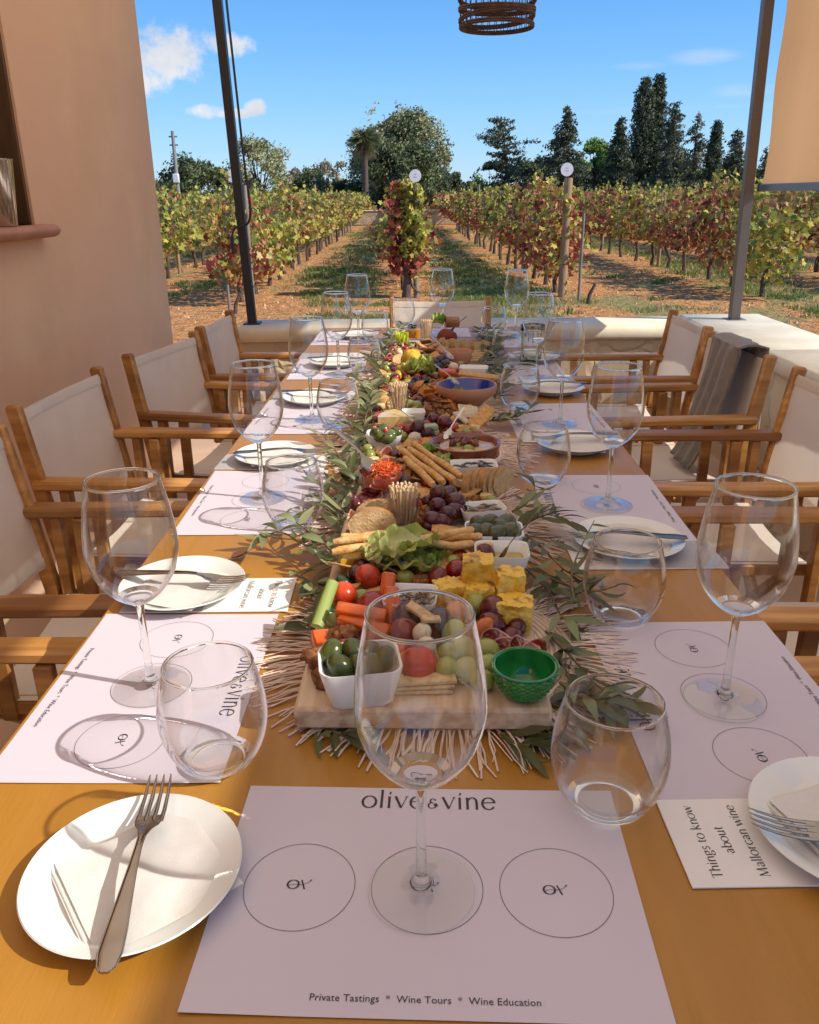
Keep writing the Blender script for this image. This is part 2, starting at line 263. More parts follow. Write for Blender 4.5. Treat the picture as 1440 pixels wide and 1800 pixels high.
# ------------------------------------------------------------------ mesh helpers
class MB:
    def __init__(s): s.v = []; s.f = []; s.mi = []; s.c = []; s.T = Matrix.Identity(4); s.m = 0; s.col = (0.5, 0.5, 0.5)
    def add(s, vs, fs, mi=None, cols=None):
        o = len(s.v)
        for i, p in enumerate(vs):
            s.v.append(s.T @ Vector(p)); s.c.append(cols[i] if cols else s.col)
        for f in fs: s.f.append(tuple(o + i for i in f)); s.mi.append(s.m if mi is None else mi)
        return s
    def box(s, cx, cy, cz, sx, sy, sz, b=0.0, rot=None):
        hx, hy, hz = sx / 2, sy / 2, sz / 2; Rm = (rot.to_3x3() if rot is not None else Matrix.Identity(3)); c = Vector((cx, cy, cz))
        if b <= 0:
            vs = [c + Rm @ Vector((x * hx, y * hy, z * hz)) for x in (-1, 1) for y in (-1, 1) for z in (-1, 1)]
            return s.add(vs, [(0, 1, 3, 2), (4, 6, 7, 5), (0, 4, 5, 1), (2, 3, 7, 6), (0, 2, 6, 4), (1, 5, 7, 3)])
        b = min(b, hx * .9, hy * .9, hz * .9); vs = []; ix = {}
        for x in (-1, 1):
            for y in (-1, 1):
                for z in (-1, 1):
                    for a in range(3):
                        q = [x * (hx - (b if a != 0 else 0)), y * (hy - (b if a != 1 else 0)), z * (hz - (b if a != 2 else 0))]
                        ix[(x, y, z, a)] = len(vs); vs.append(c + Rm @ Vector(q))
        fs = []
        for a in range(3):
            for sg in (-1, 1):
                o = [(-1, -1), (1, -1), (1, 1), (-1, 1)]; f = []
                for (p, q) in o:
                    k = [0, 0, 0]; k[a] = sg; k[(a + 1) % 3] = p; k[(a + 2) % 3] = q; f.append(ix[(*k, a)])
                fs.append(tuple(f if sg > 0 else f[::-1]))
        for a in range(3):
            for p in (-1, 1):
                for q in (-1, 1):
                    a1, a2 = (a + 1) % 3, (a + 2) % 3; k0 = [0, 0, 0]; k1 = [0, 0, 0]
                    k0[a] = -1; k1[a] = 1; k0[a1] = k1[a1] = p; k0[a2] = k1[a2] = q
                    f = [ix[(*k0, a1)], ix[(*k1, a1)], ix[(*k1, a2)], ix[(*k0, a2)]]
                    fs.append(tuple(f if p * q < 0 else f[::-1]))
        for x in (-1, 1):
            for y in (-1, 1):
                for z in (-1, 1):
                    f = [ix[(x, y, z, 0)], ix[(x, y, z, 1)], ix[(x, y, z, 2)]]; fs.append(tuple(f if x * y * z > 0 else f[::-1]))
        return s.add(vs, fs)
    def beam(s, p, q, wx, wy, b=0.003, up=(0, 0, 1)):
        p = Vector(p); q = Vector(q); d = (q - p); l = d.length; d.normalize(); u = Vector(up)
        if abs(d.dot(u)) > .97: u = Vector((0, 1, 0))
        x = u.cross(d).normalized(); y = d.cross(x); Rm = Matrix((x, y, d)).transposed(); c = (p + q) / 2
        return s.box(c.x, c.y, c.z, wx, wy, l, b, Rm)
    def tube(s, pts, r, n=8, cap=True, flat=1.0, cols=None):
        pts = [Vector(p) for p in pts]; k = len(pts); rr = r if isinstance(r, (list, tuple)) else [r] * k; vs = []; cs = []
        pu = None
        for i, p in enumerate(pts):
            d = (pts[min(i + 1, k - 1)] - pts[max(i - 1, 0)]).normalized()
            u = Vector((0, 0, 1)) if pu is None else pu
            if abs(d.dot(u)) > .95 and pu is None: u = Vector((1, 0, 0))
            x = u.cross(d).normalized(); y = d.cross(x).normalized(); pu = y
            for j in range(n):
                a = 2 * PI * j / n; vs.append(p + x * math.cos(a) * rr[i] + y * math.sin(a) * rr[i] * flat)
                if cols: cs.append(cols[i])
        fs = [(i * n + j, i * n + (j + 1) % n, (i + 1) * n + (j + 1) % n, (i + 1) * n + j) for i in range(k - 1) for j in range(n)]
        if cap: fs += [tuple(range(n))[::-1], tuple((k - 1) * n + j for j in range(n))]
        return s.add(vs, fs, None, cs if cols else None)
    def lathe(s, prof, n=32, c=(0, 0, 0), mis=None):
        vs = []; c = Vector(c); fs = []
        for (r, z) in prof:
            for j in range(n):
                a = 2 * PI * j / n; vs.append(c + Vector((r * math.cos(a), r * math.sin(a), z)))
        o = len(s.v); s.add(vs, [])
        for i in range(len(prof) - 1):
            for j in range(n):
                a, b_, c_, d_ = i * n + j, i * n + (j + 1) % n, (i + 1) * n + (j + 1) % n, (i + 1) * n + j
                if prof[i][0] < 1e-7: f = (a, c_, d_)
                elif prof[i + 1][0] < 1e-7: f = (a, b_, d_)
                else: f = (a, b_, c_, d_)
                s.f.append(tuple(o + q for q in f)); s.mi.append(mis[i] if mis else s.m)
        return s
    def ell(s, c, r, nu=14, nv=9, nz=0.0, ns=30, rot=None, colf=None):
        c = Vector(c); Rm = rot.to_3x3() if rot is not None else Matrix.Identity(3); vs = []; cs = []; r = Vector(r if hasattr(r, '__len__') else (r, r, r))
        for i in range(nv + 1):
            t = PI * i / nv
            for j in range(nu if 0 < i < nv else 1):
                a = 2 * PI * j / nu; d = Vector((math.sin(t) * math.cos(a), math.sin(t) * math.sin(a), math.cos(t)))
                p = Vector((d.x * r.x, d.y * r.y, d.z * r.z)); q = c + Rm @ p
                if nz: q += (Rm @ d) * noise.noise(q * ns) * nz
                vs.append(q); cs.append(colf(d, q) if colf else s.col)
        fs = []; row = lambda i: 0 if i == 0 else 1 + (i - 1) * nu
        for i in range(nv):
            for j in range(nu):
                j2 = (j + 1) % nu
                if i == 0: fs.append((0, 1 + j, 1 + j2))
                elif i == nv - 1: fs.append((row(i) + j, row(nv), row(i) + j2))
                else: fs.append((row(i) + j, row(i + 1) + j, row(i + 1) + j2, row(i) + j2))
        return s.add(vs, fs, None, cs)
    def grid(s, fn, nu, nv, colf=None):
        vs = []; cs = []
        for i in range(nu + 1):
            for j in range(nv + 1):
                u, v = i / nu, j / nv; vs.append(fn(u, v)); cs.append(colf(u, v) if colf else s.col)
        fs = [(i * (nv + 1) + j, (i + 1) * (nv + 1) + j, (i + 1) * (nv + 1) + j + 1, i * (nv + 1) + j + 1) for i in range(nu) for j in range(nv)]
        return s.add(vs, fs, None, cs)
    def slab(s, poly, z0, z1, mi_side=None):
        n = len(poly); vs = [(x, y, z0) for x, y in poly] + [(x, y, z1) for x, y in poly]
        s.add(vs, [tuple(range(n))[::-1], tuple(range(n, 2 * n))])
        s.add(vs, [(i, (i + 1) % n, n + (i + 1) % n, n + i) for i in range(n)], mi_side)
        return s
    def mesh(s, name, mats, smooth=True, ang=40):
        me = bpy.data.meshes.new(name); me.from_pydata([tuple(v) for v in s.v], [], s.f)
        for m in mats: me.materials.append(M[m] if isinstance(m, str) else m)
        me.polygons.foreach_set('material_index', s.mi)
        me.polygons.foreach_set('use_smooth', [smooth] * len(s.f))
        a = me.color_attributes.new('col', 'FLOAT_COLOR', 'POINT'); fl = []
        for c in s.c: fl += [c[0], c[1], c[2], 1.0]
        a.data.foreach_set('color', fl)
        me.update()
        if smooth and ang < 180: me.set_sharp_from_angle(angle=R(ang))
        return me
    def obj(s, name, mats, parent=None, smooth=True, ang=40):
        o = bpy.data.objects.new(name, s.mesh(name, mats if isinstance(mats, (list, tuple)) else [mats], smooth, ang)); C.objects.link(o)
        if parent: o.parent = parent
        return o
def tag(o, label=None, cat=None, group=None, kind=None):
    if label: o['label'] = label
    if cat: o['category'] = cat
    if group: o['group'] = group
    if kind: o['kind'] = kind
    return o
def thing(name, label, cat, loc=(0, 0, 0), rot=0, group=None):
    o = bpy.data.objects.new(name, None); C.objects.link(o); o.empty_display_size = 0.02
    o.location = loc; o.rotation_euler = rot if hasattr(rot, '__len__') else (0, 0, rot)
    return tag(o, label, cat, group)
def place(o, loc=None, rot=None, scale=None):
    if loc is not None: o.location = loc
    if rot is not None: o.rotation_euler = rot if hasattr(rot, '__len__') else (0, 0, rot)
    if scale is not None: o.scale = scale if hasattr(scale, '__len__') else (scale,) * 3
    return o
KIDS = {}
def kids(o):
    if o.name not in KIDS: KIDS[o.name] = list(o.children)
    return KIDS[o.name]
def dup(root, loc, rot=None, label=None, group=None, scale=None):
    r = root.copy(); C.objects.link(r)
    place(r, loc, rot, scale)
    if label: r['label'] = label
    if group: r['group'] = group
    ks = []
    for ch in kids(root):
        c = ch.copy(); C.objects.link(c); c.parent = r; ks.append(c)
        for g in kids(ch):
            d = g.copy(); C.objects.link(d); d.parent = c
    return r
def struct(name, mb, m, smooth=True): return tag(mb.obj(name, m, None, smooth), kind='structure')
def jit(c, a=0.15, rr=rnd):
    k = 1 + rr.uniform(-a, a); return tuple(max(0, x * k * (1 + rr.uniform(-a / 3, a / 3))) for x in c)
def lerp(a, b, t): return a + (b - a) * t
def mixc(a, b, t): return tuple(lerp(x, y, t) for x, y in zip(a, b))
# ================================================================== large structure
SOIL = -0.15
# ground: one sheet out to the horizon, finer near the terrace
g = MB()
def gz(x, y):
    if y < 5.2 or abs(x) > 60 or y > 90: return SOIL
    return SOIL + 0.05 * noise.noise(Vector((x * .35, y * .35, 0))) + 0.02 * noise.noise(Vector((x * 1.7, y * 1.7, 3)))
xs = [-900, -300, -120, -60] + [-30 + i * .5 for i in range(121)] + [60, 120, 300, 900]
ys = [-900, -100, -20, 0, 3, 4.9, 5.2] + [5.5 + i * .5 for i in range(70)] + [42, 45, 50, 60, 75, 90, 150, 400, 1200]
vs = [(x, y, gz(x, y)) for x in xs for y in ys]; ny = len(ys)
g.add(vs, [(i * ny + j, (i + 1) * ny + j, (i + 1) * ny + j + 1, i * ny + j + 1) for i in range(len(xs) - 1) for j in range(ny - 1)])
struct('ground', g, 'soil')
# terrace floor of square tiles
fl = MB()
fl.box(0.2, 1.6, -0.09, 6.6, 7.0, 0.17, 0.01)
struct('terrace_floor', fl, 'tile')
jt = MB()

# left house wall with a serving hatch
WX = -1.42
hatch = atx(61, 392, WX); cor = atx(306, 560, WX)
YE = 4.66; HY1 = hatch.y; HZ0 = hatch.z - 0.005
house = thing('house', 'pinkish tan plastered house wall with a serving hatch on the left of the terrace', 'house', (WX, 1.5, 0))
def hl(b): return b
def wallbox(mb, y0, y1, z0, z1, x0=WX - .38, x1=WX): mb.box((x0 + x1) / 2 - WX, (y0 + y1) / 2 - 1.5, (z0 + z1) / 2, x1 - x0, y1 - y0, z1 - z0, 0.0)
wb = MB()
HY0 = HY1 - 1.3; HT = HZ0 + 1.25
poly = [(-2.0, -0.15), (YE, -0.15), (YE, 3.6), (-2.0, 3.6)]
wallbox(wb, HY1, YE, -.15, 3.6); wallbox(wb, -2.0, HY0, -.15, 3.6); wallbox(wb, HY0, HY1, -.15, HZ0); wallbox(wb, HY0, HY1, HT, 3.6)
hw = wb.obj('wall', 'plaster', house, smooth=False)
jb = MB(); jb.box(-.195, HY1 - .009 - 1.5, (HZ0 + HT) / 2, .372, .018, HT - HZ0 - .004, .002); jb.box(-.195, (HY0 + HY1) / 2 - 1.5, HT - .011, .372, HY1 - HY0 - .04, .018, .002); jb.obj('dark_jamb_lining', 'dark_jamb', hw)  # dark brown lining added to make the hatch jamb dark
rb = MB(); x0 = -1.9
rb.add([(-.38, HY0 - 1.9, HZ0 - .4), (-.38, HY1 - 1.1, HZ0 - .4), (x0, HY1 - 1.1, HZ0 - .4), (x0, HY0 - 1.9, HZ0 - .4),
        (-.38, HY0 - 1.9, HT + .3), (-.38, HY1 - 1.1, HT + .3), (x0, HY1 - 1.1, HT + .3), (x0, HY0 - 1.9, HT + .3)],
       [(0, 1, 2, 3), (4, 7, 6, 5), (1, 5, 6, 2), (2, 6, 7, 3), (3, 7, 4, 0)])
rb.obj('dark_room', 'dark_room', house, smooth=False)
sp = atx(100, 400, WX)
si = MB(); sy0, sy1 = HY0 - .06, HY1 + .05
prof = [(-.30, -.045), (.045, -.045), (.063, -.037), (.072, -.022), (.066, -.008), (.05, 0), (-.30, 0)]
vs = [(x, y - 1.5, z + HZ0) for y in (sy0, sy1) for x, z in prof]; k = len(prof)
si.add(vs, [tuple(range(k)), tuple(range(2 * k - 1, k - 1, -1))] + [(i, k + i, k + (i + 1) % k, (i + 1) % k) for i in range(k)])
si.obj('hatch_sill', 'terracotta', hw, ang=60)
cp = atx(0, 388, WX + 0.0)
pl = at(9, 386, HZ0)
def lathe_thing(name, label, cat, loc, prof, m, part='body', n=40):
    t = thing(name, label, cat, loc); b = MB(); b.lathe(prof, n); b.obj(part, m, t, ang=50); return t
cupx = WX + 0.0
cup = lathe_thing('ice_bucket', 'tall polished steel cup standing on the sill of the wall hatch', 'steel cup', (cupx, atx(2, 386, cupx).y, HZ0 + .0005),
                  [(0, 0), (.046, 0), (.05, .004), (.066, .205), (.068, .21), (.063, .208), (.046, .01), (0, .01)], 'bright_steel')

# low stone boundary walls with cream caps
def low_wall(name, label, x0, x1, y0, y1, zt, capover=0.03, capth=0.075):
    t = thing(name, label, 'stone wall', ((x0 + x1) / 2, (y0 + y1) / 2, 0)); b = MB()
    b.box(0, 0, (zt - capth) / 2 - .075, x1 - x0 - capover * 2, y1 - y0 - capover * 2, zt - capth + .15, 0); b.obj('stone_face', 'stone', t, smooth=False)
    c = MB(); sx_, sy_ = x1 - x0, y1 - y0
    c.box(0, 0, zt - capth / 2, sx_, sy_, capth, 0.018); c.obj('cap', 'cap', t, ang=60); return t
pA = at(1220, 574, .62); pB = at(410, 575, .62)
YW0, YW1 = 4.52, 4.9
low_wall('boundary_wall', 'low stone wall with cream cap behind the far end of the table', at(410, 578, .62).x, 1.49, YW0, YW1, .62)
low_wall('side_wall', 'lower far section of the side wall with wide cream cap on the right', 1.50, 1.98, 3.36, 4.95, .625)
low_wall('side_wall', 'higher near section of the side wall with wide cream cap on the right', 1.36, 2.02, -1.0, 3.34, .70)

# posts, unseen fill-light sheet and blind
def post(name, label, px, py, x, y, wd, m, ztop=2.72, z0=.62):
    tp = aty(px, 0, y); t = thing(name, label, 'post', (x, y, z0), (0, math.atan2(tp.x - x, tp.z - z0), 0)); b = MB(); b.box(0, 0, (ztop - z0) / 2, wd, wd, ztop - z0, .003); b.obj('shaft', m, t); f = MB(); f.box(0, 0, .004, wd * 2, wd * 2, .008, .002); f.obj('foot_plate', m, t); return t
pl = aty(443, 556, 4.72); pr = aty(1291, 556, 4.72)
post('canopy_post', 'black square metal post standing on the back wall at the left', 382, 0, pl.x, 4.72, .046, 'black_metal')
post('canopy_post', 'bronze grey metal post standing on the back wall at the right', 1350, 0, pr.x, 4.72, .052, 'brown_metal')
BXP = 1.79
CX1 = BXP + 0.0
cn = thing('fill_canopy', 'unseen translucent cream sheet over the table, made to give warm fill light', 'fill_canopy', (0, 1.6, 2.75)); b = MB()  # out of view; translucent cream cloth chosen to add warm fill light
b.grid(lambda u, v: (lerp(WX + .02, CX1, u), lerp(-3.0, 3.15, v), 0.02 - 0.05 * math.sin(PI * u) * abs(math.sin(v * PI * 4))), 12, 32); b.obj('fabric', 'fill_canopy', cn)
b = MB(); b.box(.18, 3.12, -.03, 3.3, .06, .08, .004); b.box(CX1, .1, -.03, .05, 6.2, .06, .004)
b.obj('beam', 'black_metal', cn)
bt = aty(1337, 330, 4.5)
BZ = bt.z + .0
bp = atx(1339, 334, BXP)
bl = thing('roller_blind', 'tan fabric roller blind lowered along the right side of the terrace', 'blind', (BXP, bp.y, 0)); b = MB()
L0 = bp.y + 1.3
ZT = lambda y: 2.385 - .05 * max(-1.2, min(3.2, y))
b.grid(lambda u, v: (0.006 * math.sin(v * 9) + .004 * math.sin(u * 60 + v * 5), -u * L0, lerp(bp.z + .03, ZT(bp.y - u * L0), v)), 60, 16); b.obj('fabric', 'blind', bl)
b = MB(); b.box(0, -L0 / 2, bp.z + .012, .032, L0, .036, .004); bb_ = b.obj('bottom_bar', 'blue_metal', bl)
b = MB(); b.beam((0, 0, ZT(3.2) + .012), (0, 3.2 - bp.y, ZT(3.2) + .012), .04, .02); b.beam((0, 3.2 - bp.y, ZT(3.2) + .012), (0, -L0, ZT(bp.y - L0) + .012), .04, .02); b.obj('top_roller', 'blue_metal', bl)
b = MB(); b.box(0, .008, bp.z + .012, .036, .018, .04, .002); b.obj('end_cap', 'black_metal', bb_)

# cord looped beside the left post
cpts = [(394, -60), (398, 0), (408, 90), (419, 190), (430, 290), (438, 345), (440, 375), (436, 392), (425, 398), (412, 402), (408, 420), (411, 446)]
cv = MB(); P = [aty(x, y, 4.66) for x, y in cpts]
Q = []
for i in range(len(P) - 1):
    p0, p1, p2, p3 = P[max(i - 1, 0)], P[i], P[i + 1], P[min(i + 2, len(P) - 1)]
    for s_ in range(6):
        t_ = s_ / 6; Q.append(0.5 * ((2 * p1) + (p2 - p0) * t_ + (2 * p0 - 5 * p1 + 4 * p2 - p3) * t_ ** 2 + (3 * p1 - p0 - 3 * p2 + p3) * t_ ** 3))
Q.append(P[-1]); cv.tube(Q, [.006] * (len(Q) - 8) + [.011] * 8, 8)
tag(cv.obj('cord', 'black_metal'), 'black cord hanging and looped round the black post', 'cord')

# woven pendant lamp
lb = aty(873, 48, 2.9)
lp = thing('pendant_lamp', 'dark woven rattan pendant lampshade hanging above the table', 'lamp', (lb.x, 2.9, lb.z))
b = MB(); rS = .115
def shr(z): return rS * (0.96 + 0.04 * math.sin(min(z, .2) / .2 * PI)) * (1 if z < .14 else max(.25, 1 - (z - .14) * 5))
for k in range(64):
    a = 2 * PI * k / 64; da = .10 * (1 if k % 2 else -1); b.tube([(shr(z) * math.cos(a + da * z / .12), shr(z) * math.sin(a + da * z / .12), z) for z in (0, .05, .10, .15, .2, .24, .28)], .0011, 4)
b.obj('woven_strands', 'rattan', lp)
b = MB()
for z, tl in ((0, .0), (.022, .008), (.045, -.008), (.072, .006), (.10, -.006), (.13, .0), (.165, .005), (.2, 0), (.24, 0)):
    pts = [(shr(z) * 1.02 * math.cos(a), shr(z) * 1.02 * math.sin(a), z + tl * math.cos(a + z * 30)) for a in [2 * PI * i / 40 for i in range(41)]]
    for dz in (0, .006): b.tube([(p[0], p[1], p[2] + dz) for p in pts], .0042, 6, cap=False)
b.obj('woven_hoops', 'rattan', lp)
b = MB(); b.tube([(0, 0, .26), (0, 0, 2.7 - lb.z)], .004, 6); b.obj('cable', 'black_metal', lp)
b = MB(); b.ell((0, 0, .19), (.03, .03, .04)); b.obj('bulb', 'white_enamel', lp)

# ================================================================== the long table
tb = thing('dining_table', 'long ochre wooden table set for a tasting with a grazing board down its middle', 'table', (0.005, 1.87, 0))
b = MB(); b.box(0, 0, .735, .91, 3.58, .03, .004); b.obj('tabletop', 'table', tb)
b = MB()
for sx_ in (-1, 1): b.box(sx_ * .37, 0, .685, .025, 3.3, .07, .002)
for sy_ in (-1, 1): b.box(0, sy_ * 1.64, .685, .74, .025, .07, .002)
b.obj('apron', 'wood', tb)
for sx_ in (-1, 1):
    for sy_ in (-1, 1):
        b = MB(); b.box(sx_ * .36, sy_ * 1.62, .36, .06, .06, .72, .004); b.obj('leg', 'wood', tb)
TZ = 0.7504

# ================================================================== director's chairs
def make_chair(label):
    t = thing('folding_chair', label, 'chair', (0, 0, 0), 0, "director's chairs round the table"); W2 = .232
    def one(name, m, *args):
        b = MB()
        for a in args: b.beam(*a)
        b.obj(name, m, t)
    for s_ in (-1, 1):
        x = s_ * W2
        b = MB(); b.box(x, .005, .642, .052, .54, .024, .006); b.obj('armrest', 'wood', t)
        one('leg', 'wood', ((x, .185, .02), (x, .185, .63), .032, .024))
        one('leg', 'wood', ((x, -.19, .02), (x, -.19, .63), .032, .024))
        one('side_slat', 'wood', ((x - s_ * .022, -.13, .40), (x - s_ * .022, -.13, .63), .02, .03)); one('side_slat', 'wood', ((x - s_ * .022, .12, .40), (x - s_ * .022, .12, .63), .02, .03))
        one('back_post', 'wood', ((x, -.222, .42), (x, -.285, .838), .024, .038, .006))
        b = MB(); b.ell((x + s_ * .0125, -.19, .60), (.003, .006, .006)); b.ell((x + s_ * .0125, .185, .60), (.003, .006, .006)); b.obj('screws', 'steel', t)
        one('bottom_rail', 'wood', ((x, -.25, .03), (x, .25, .03), .03, .03))
        one('seat_rail', 'wood', ((x - s_ * .03, -.2, .425), (x - s_ * .03, .2, .425), .028, .028))
    for y in (-.16, .15):
        one('cross_leg', 'wood', ((-W2 + .03, y, .05), (W2 - .03, y, .41), .03, .018)); one('cross_leg', 'wood', ((W2 - .03, y + .022, .05), (-W2 + .03, y + .022, .41), .03, .018))
    b = MB(); b.grid(lambda u, v: (lerp(-.215, .215, u), lerp(-.19, .2, v), .442 - .022 * math.sin(PI * u)), 12, 8); b.obj('seat_canvas', 'canvas', t)
    b = MB()
    def bk(u, v):
        z = lerp(.505, .820, v); y = lerp(-.236, -.284, v) ; s_ = math.sin(PI * u)
        return (lerp(-W2 - .002, W2 + .002, u), y + .012 - .032 * s_ ** .8 * (1) + .004 * noise.noise(Vector((u * 7, v * 2.2, 4))) + .003 * noise.noise(Vector((u * 16, v * 4, 8))), z - .012 * s_ * (v - .3))
    b.grid(bk, 32, 14); bc = b.obj('back_canvas', 'canvas', t)
    for vv in (.95, .05):
        b = MB(); b.grid(lambda u, v: tuple(Vector(bk(u, vv + (v - .5) * .07)) + Vector((0, .0022, 0))), 32, 2)
        b.obj('hem', 'canvas', bc)
    return t
W5 = ['nearest the camera', 'second from the camera', 'third from the camera', 'fourth from the camera', 'farthest from the camera']
chair0 = make_chair('wooden chair with cream canvas on the left side, ' + W5[0])
LC = [.86, 1.47, 2.10, 2.73, 3.36]; RC = [.80, 1.42, 2.05, 2.67, 3.27]
place(chair0, (-.70, LC[0], 0), -PI / 2)
LX = [-.66, -.63, -.675, -.605, -.56]; LA = [0, .02, -.05, -.19, -.02]
for i in range(1, 5): dup(chair0, (LX[i], LC[i], 0), -PI / 2 + LA[i], 'wooden chair with cream canvas on the left side, ' + W5[i])
for i in range(5):
    dup(chair0, ((.755, .765, .755, .735, .755)[i], RC[i], 0), PI / 2 + (.06 if i == 3 else -.015), 'wooden chair with cream canvas on the right side, ' + (W5[i] if i != 3 else 'with a taupe throw over its back'))
hc = aty(774, 524, 4.03)
dup(chair0, (hc.x, 3.76, 0), PI, 'wooden chair with cream canvas at the far head of the table')
# throw over the back of one right chair
b = MB()
def thr(u, v):
    # u down the cloth, v along the chair's back
    L_ = u * .92; y = 2.54 + v * .24
    top = .845; xb = 1.005
    rip = .005 * math.sin(v * 19 + u * 3) + .006 * math.sin(v * 8 + u * 5) + .006 * noise.noise(Vector((u * 4, v * 4, 1)))
    if L_ < .46:
        f = L_ / .46; z = lerp(.45, top, f); x = lerp(.855, .965, f ** .7) + rip; y = 2.66 + (v - .5) * lerp(.20, .235, f)
    elif L_ < .52:
        f = (L_ - .46) / .06; z = top + .012 * math.sin(PI * f); x = lerp(.965, 1.055, f)
    else:
        f = (L_ - .52) / .40; z = lerp(top, .48, f); x = 1.055 + .02 * f + rip
    return (x, y, z)
b.grid(thr, 46, 40); th = b.obj('throw', 'taupe'); tag(th, 'ribbed taupe knitted throw draped over the back of a chair on the right', 'throw')
md = th.modifiers.new('thick', 'SOLIDIFY'); md.thickness = .008
# ================================================================== lettering
def cr(pts, n=6):
    P = [Vector((p[0], p[1])) for p in pts]; o = []
    for i in range(len(P) - 1):
        p0, p1, p2, p3 = P[max(i - 1, 0)], P[i], P[i + 1], P[min(i + 2, len(P) - 1)]
        for s_ in range(n):
            t_ = s_ / n; o.append(0.5 * ((2 * p1) + (p2 - p0) * t_ + (2 * p0 - 5 * p1 + 4 * p2 - p3) * t_ ** 2 + (3 * p1 - p0 - 3 * p2 + p3) * t_ ** 3))
    o.append(P[-1]); return o
TH, TK = 0.030, 0.088
def el_(cx, cy, rx, ry, a0=0, a1=360, n=32): return ('e', [(cx + rx * math.cos(R(a0 + (a1 - a0) * i / n)), cy + ry * math.sin(R(a0 + (a1 - a0) * i / n))) for i in range(n + 1)])
def ln(*p, w=None): return ('l', list(p), w)
def cv_(*p, w=None): return ('c', list(p), w)
X = .46
def bowl(cx=.25): return el_(cx, X / 2, .24, X / 2 + .01)
def serif(x, y=0, r=.05): return ln((x - r, y), (x + r, y), w=TH)
def stem(x, h, foot=True): return [ln((x, 0), (x, h), w=TK), cv_((x, h), (x - .03, h - .02), (x - .06, h - .015), w=TH)] + ([serif(x)] if foot else [])
GL = {
 'o': (.56, [bowl(.27)]), 'l': (.22, stem(.1, .74)), 'i': (.22, stem(.1, X) + [ln((.10, .56), (.135, .66), w=.06)]),
 'v': (.50, [ln((.05, X), (.26, 0), w=TK), ln((.26, 0), (.45, X), w=TH), serif(.05, X), serif(.45, X)]),
 'e': (.50, [el_(.26, X / 2, .22, X / 2 + .01, 8, 325), ln((.06, X / 2 + .03), (.47, X / 2 + .05), w=TH)]),
 'n': (.54, stem(.1, X) + [cv_((.1, X * .72), (.2, X - .02), (.32, X), (.41, X * .8), (.43, X * .5)), ln((.43, X * .55), (.43, 0), w=TK), serif(.43)]),
 'T': (.56, [ln((.28, 0), (.28, .68), w=TK), ln((.03, .68), (.53, .68), w=TH), serif(.28), ln((.03, .68), (.01, .58), w=TH), ln((.53, .68), (.55, .58), w=TH)]),
 'h': (.54, stem(.1, .74) + [cv_((.1, X * .72), (.2, X - .02), (.32, X), (.41, X * .8), (.43, X * .5)), ln((.43, X * .55), (.43, 0), w=TK), serif(.43)]),
 'g': (.48, [el_(.22, X * .68, .16, X * .32), cv_((.12, X * .42), (.07, .06), (.2, .01), (.38, -.03), (.4, -.14), (.22, -.22), (.05, -.15), (.12, -.03)), ln((.36, X - .03), (.45, X), w=TH)]),
 's': (.38, [cv_((.32, X - .06), (.2, X + .005), (.07, X * .78), (.17, X * .55), (.31, X * .32), (.24, .01), (.12, -.005), (.04, .08), w=.055)]),
 't': (.32, [ln((.13, X + .12), (.13, .06), w=TK), cv_((.13, .08), (.17, 0), (.29, .05), w=TH), ln((.03, X), (.26, X), w=TH)]),
 'k': (.52, stem(.1, .74) + [ln((.1, .2), (.38, X), w=TH), ln((.2, .28), (.46, 0), w=TK), serif(.38, X)]),
 'w': (.74, [ln((.04, X), (.2, 0), w=TK), ln((.2, 0), (.36, X), w=TH), ln((.36, X), (.52, 0), w=TK), ln((.52, 0), (.69, X), w=TH), serif(.04, X), serif(.69, X)]),
 'a': (.46, [cv_((.07, X - .07), (.2, X), (.32, X * .82), (.34, X * .6)), ln((.34, X * .7), (.34, .03), w=TK), cv_((.34, X * .55), (.14, X * .48), (.05, .13), (.16, -.005), (.34, .1)), serif(.38, 0, .04)]),
 'b': (.54, stem(.1, .74, False) + [el_(.29, X / 2, .2, X / 2)]),
 'u': (.54, [ln((.1, X), (.1, .14), w=TK), cv_((.1, .16), (.13, .02), (.24, -.005), (.36, .06), (.42, .14)), ln((.42, X), (.42, 0), w=TK), serif(.08, X, .04), serif(.45)]),
 'r': (.38, stem(.1, X) + [cv_((.1, X * .7), (.2, X - .02), (.33, X - .03))]),
 'c': (.46, [el_(.25, X / 2, .21, X / 2 + .01, 40, 325)]),
 'M': (.86, [ln((.12, 0), (.16, .68), w=TH), ln((.16, .68), (.42, .02), w=TK), ln((.42, .02), (.68, .68), w=TH), ln((.68, .68), (.73, 0), w=TK), serif(.12), serif(.73)]),
 '&': (.60, [cv_((.44, .50), (.37, .60), (.24, .60), (.15, .50), (.20, .38), (.33, .34)), cv_((.33, .34), (.14, .33), (.05, .20), (.10, .04), (.26, -.01), (.42, .06), (.49, .20), (.44, .30), (.37, .22), (.47, .13), (.56, .20))]),
 ' ': (.24, []),
}
def ribbon(mb, pts, wfix, Tf, z):
    vs = []; n = len(pts)
    for i, p in enumerate(pts):
        d = pts[min(i + 1, n - 1)] - pts[max(i - 1, 0)]
        if d.length < 1e-9: d = Vector((1, 0))
        d.normalize(); w_ = wfix if wfix else lerp(TH, TK, abs(d.y) ** 1.5)
        nrm = Vector((-d.y, d.x)) * w_ / 2
        for q in (p + nrm, p - nrm): x, y = Tf(q.x, q.y); vs.append((x, y, z))
    mb.add(vs, [(2 * i, 2 * i + 1, 2 * i + 3, 2 * i + 2) for i in range(n - 1)], 1)
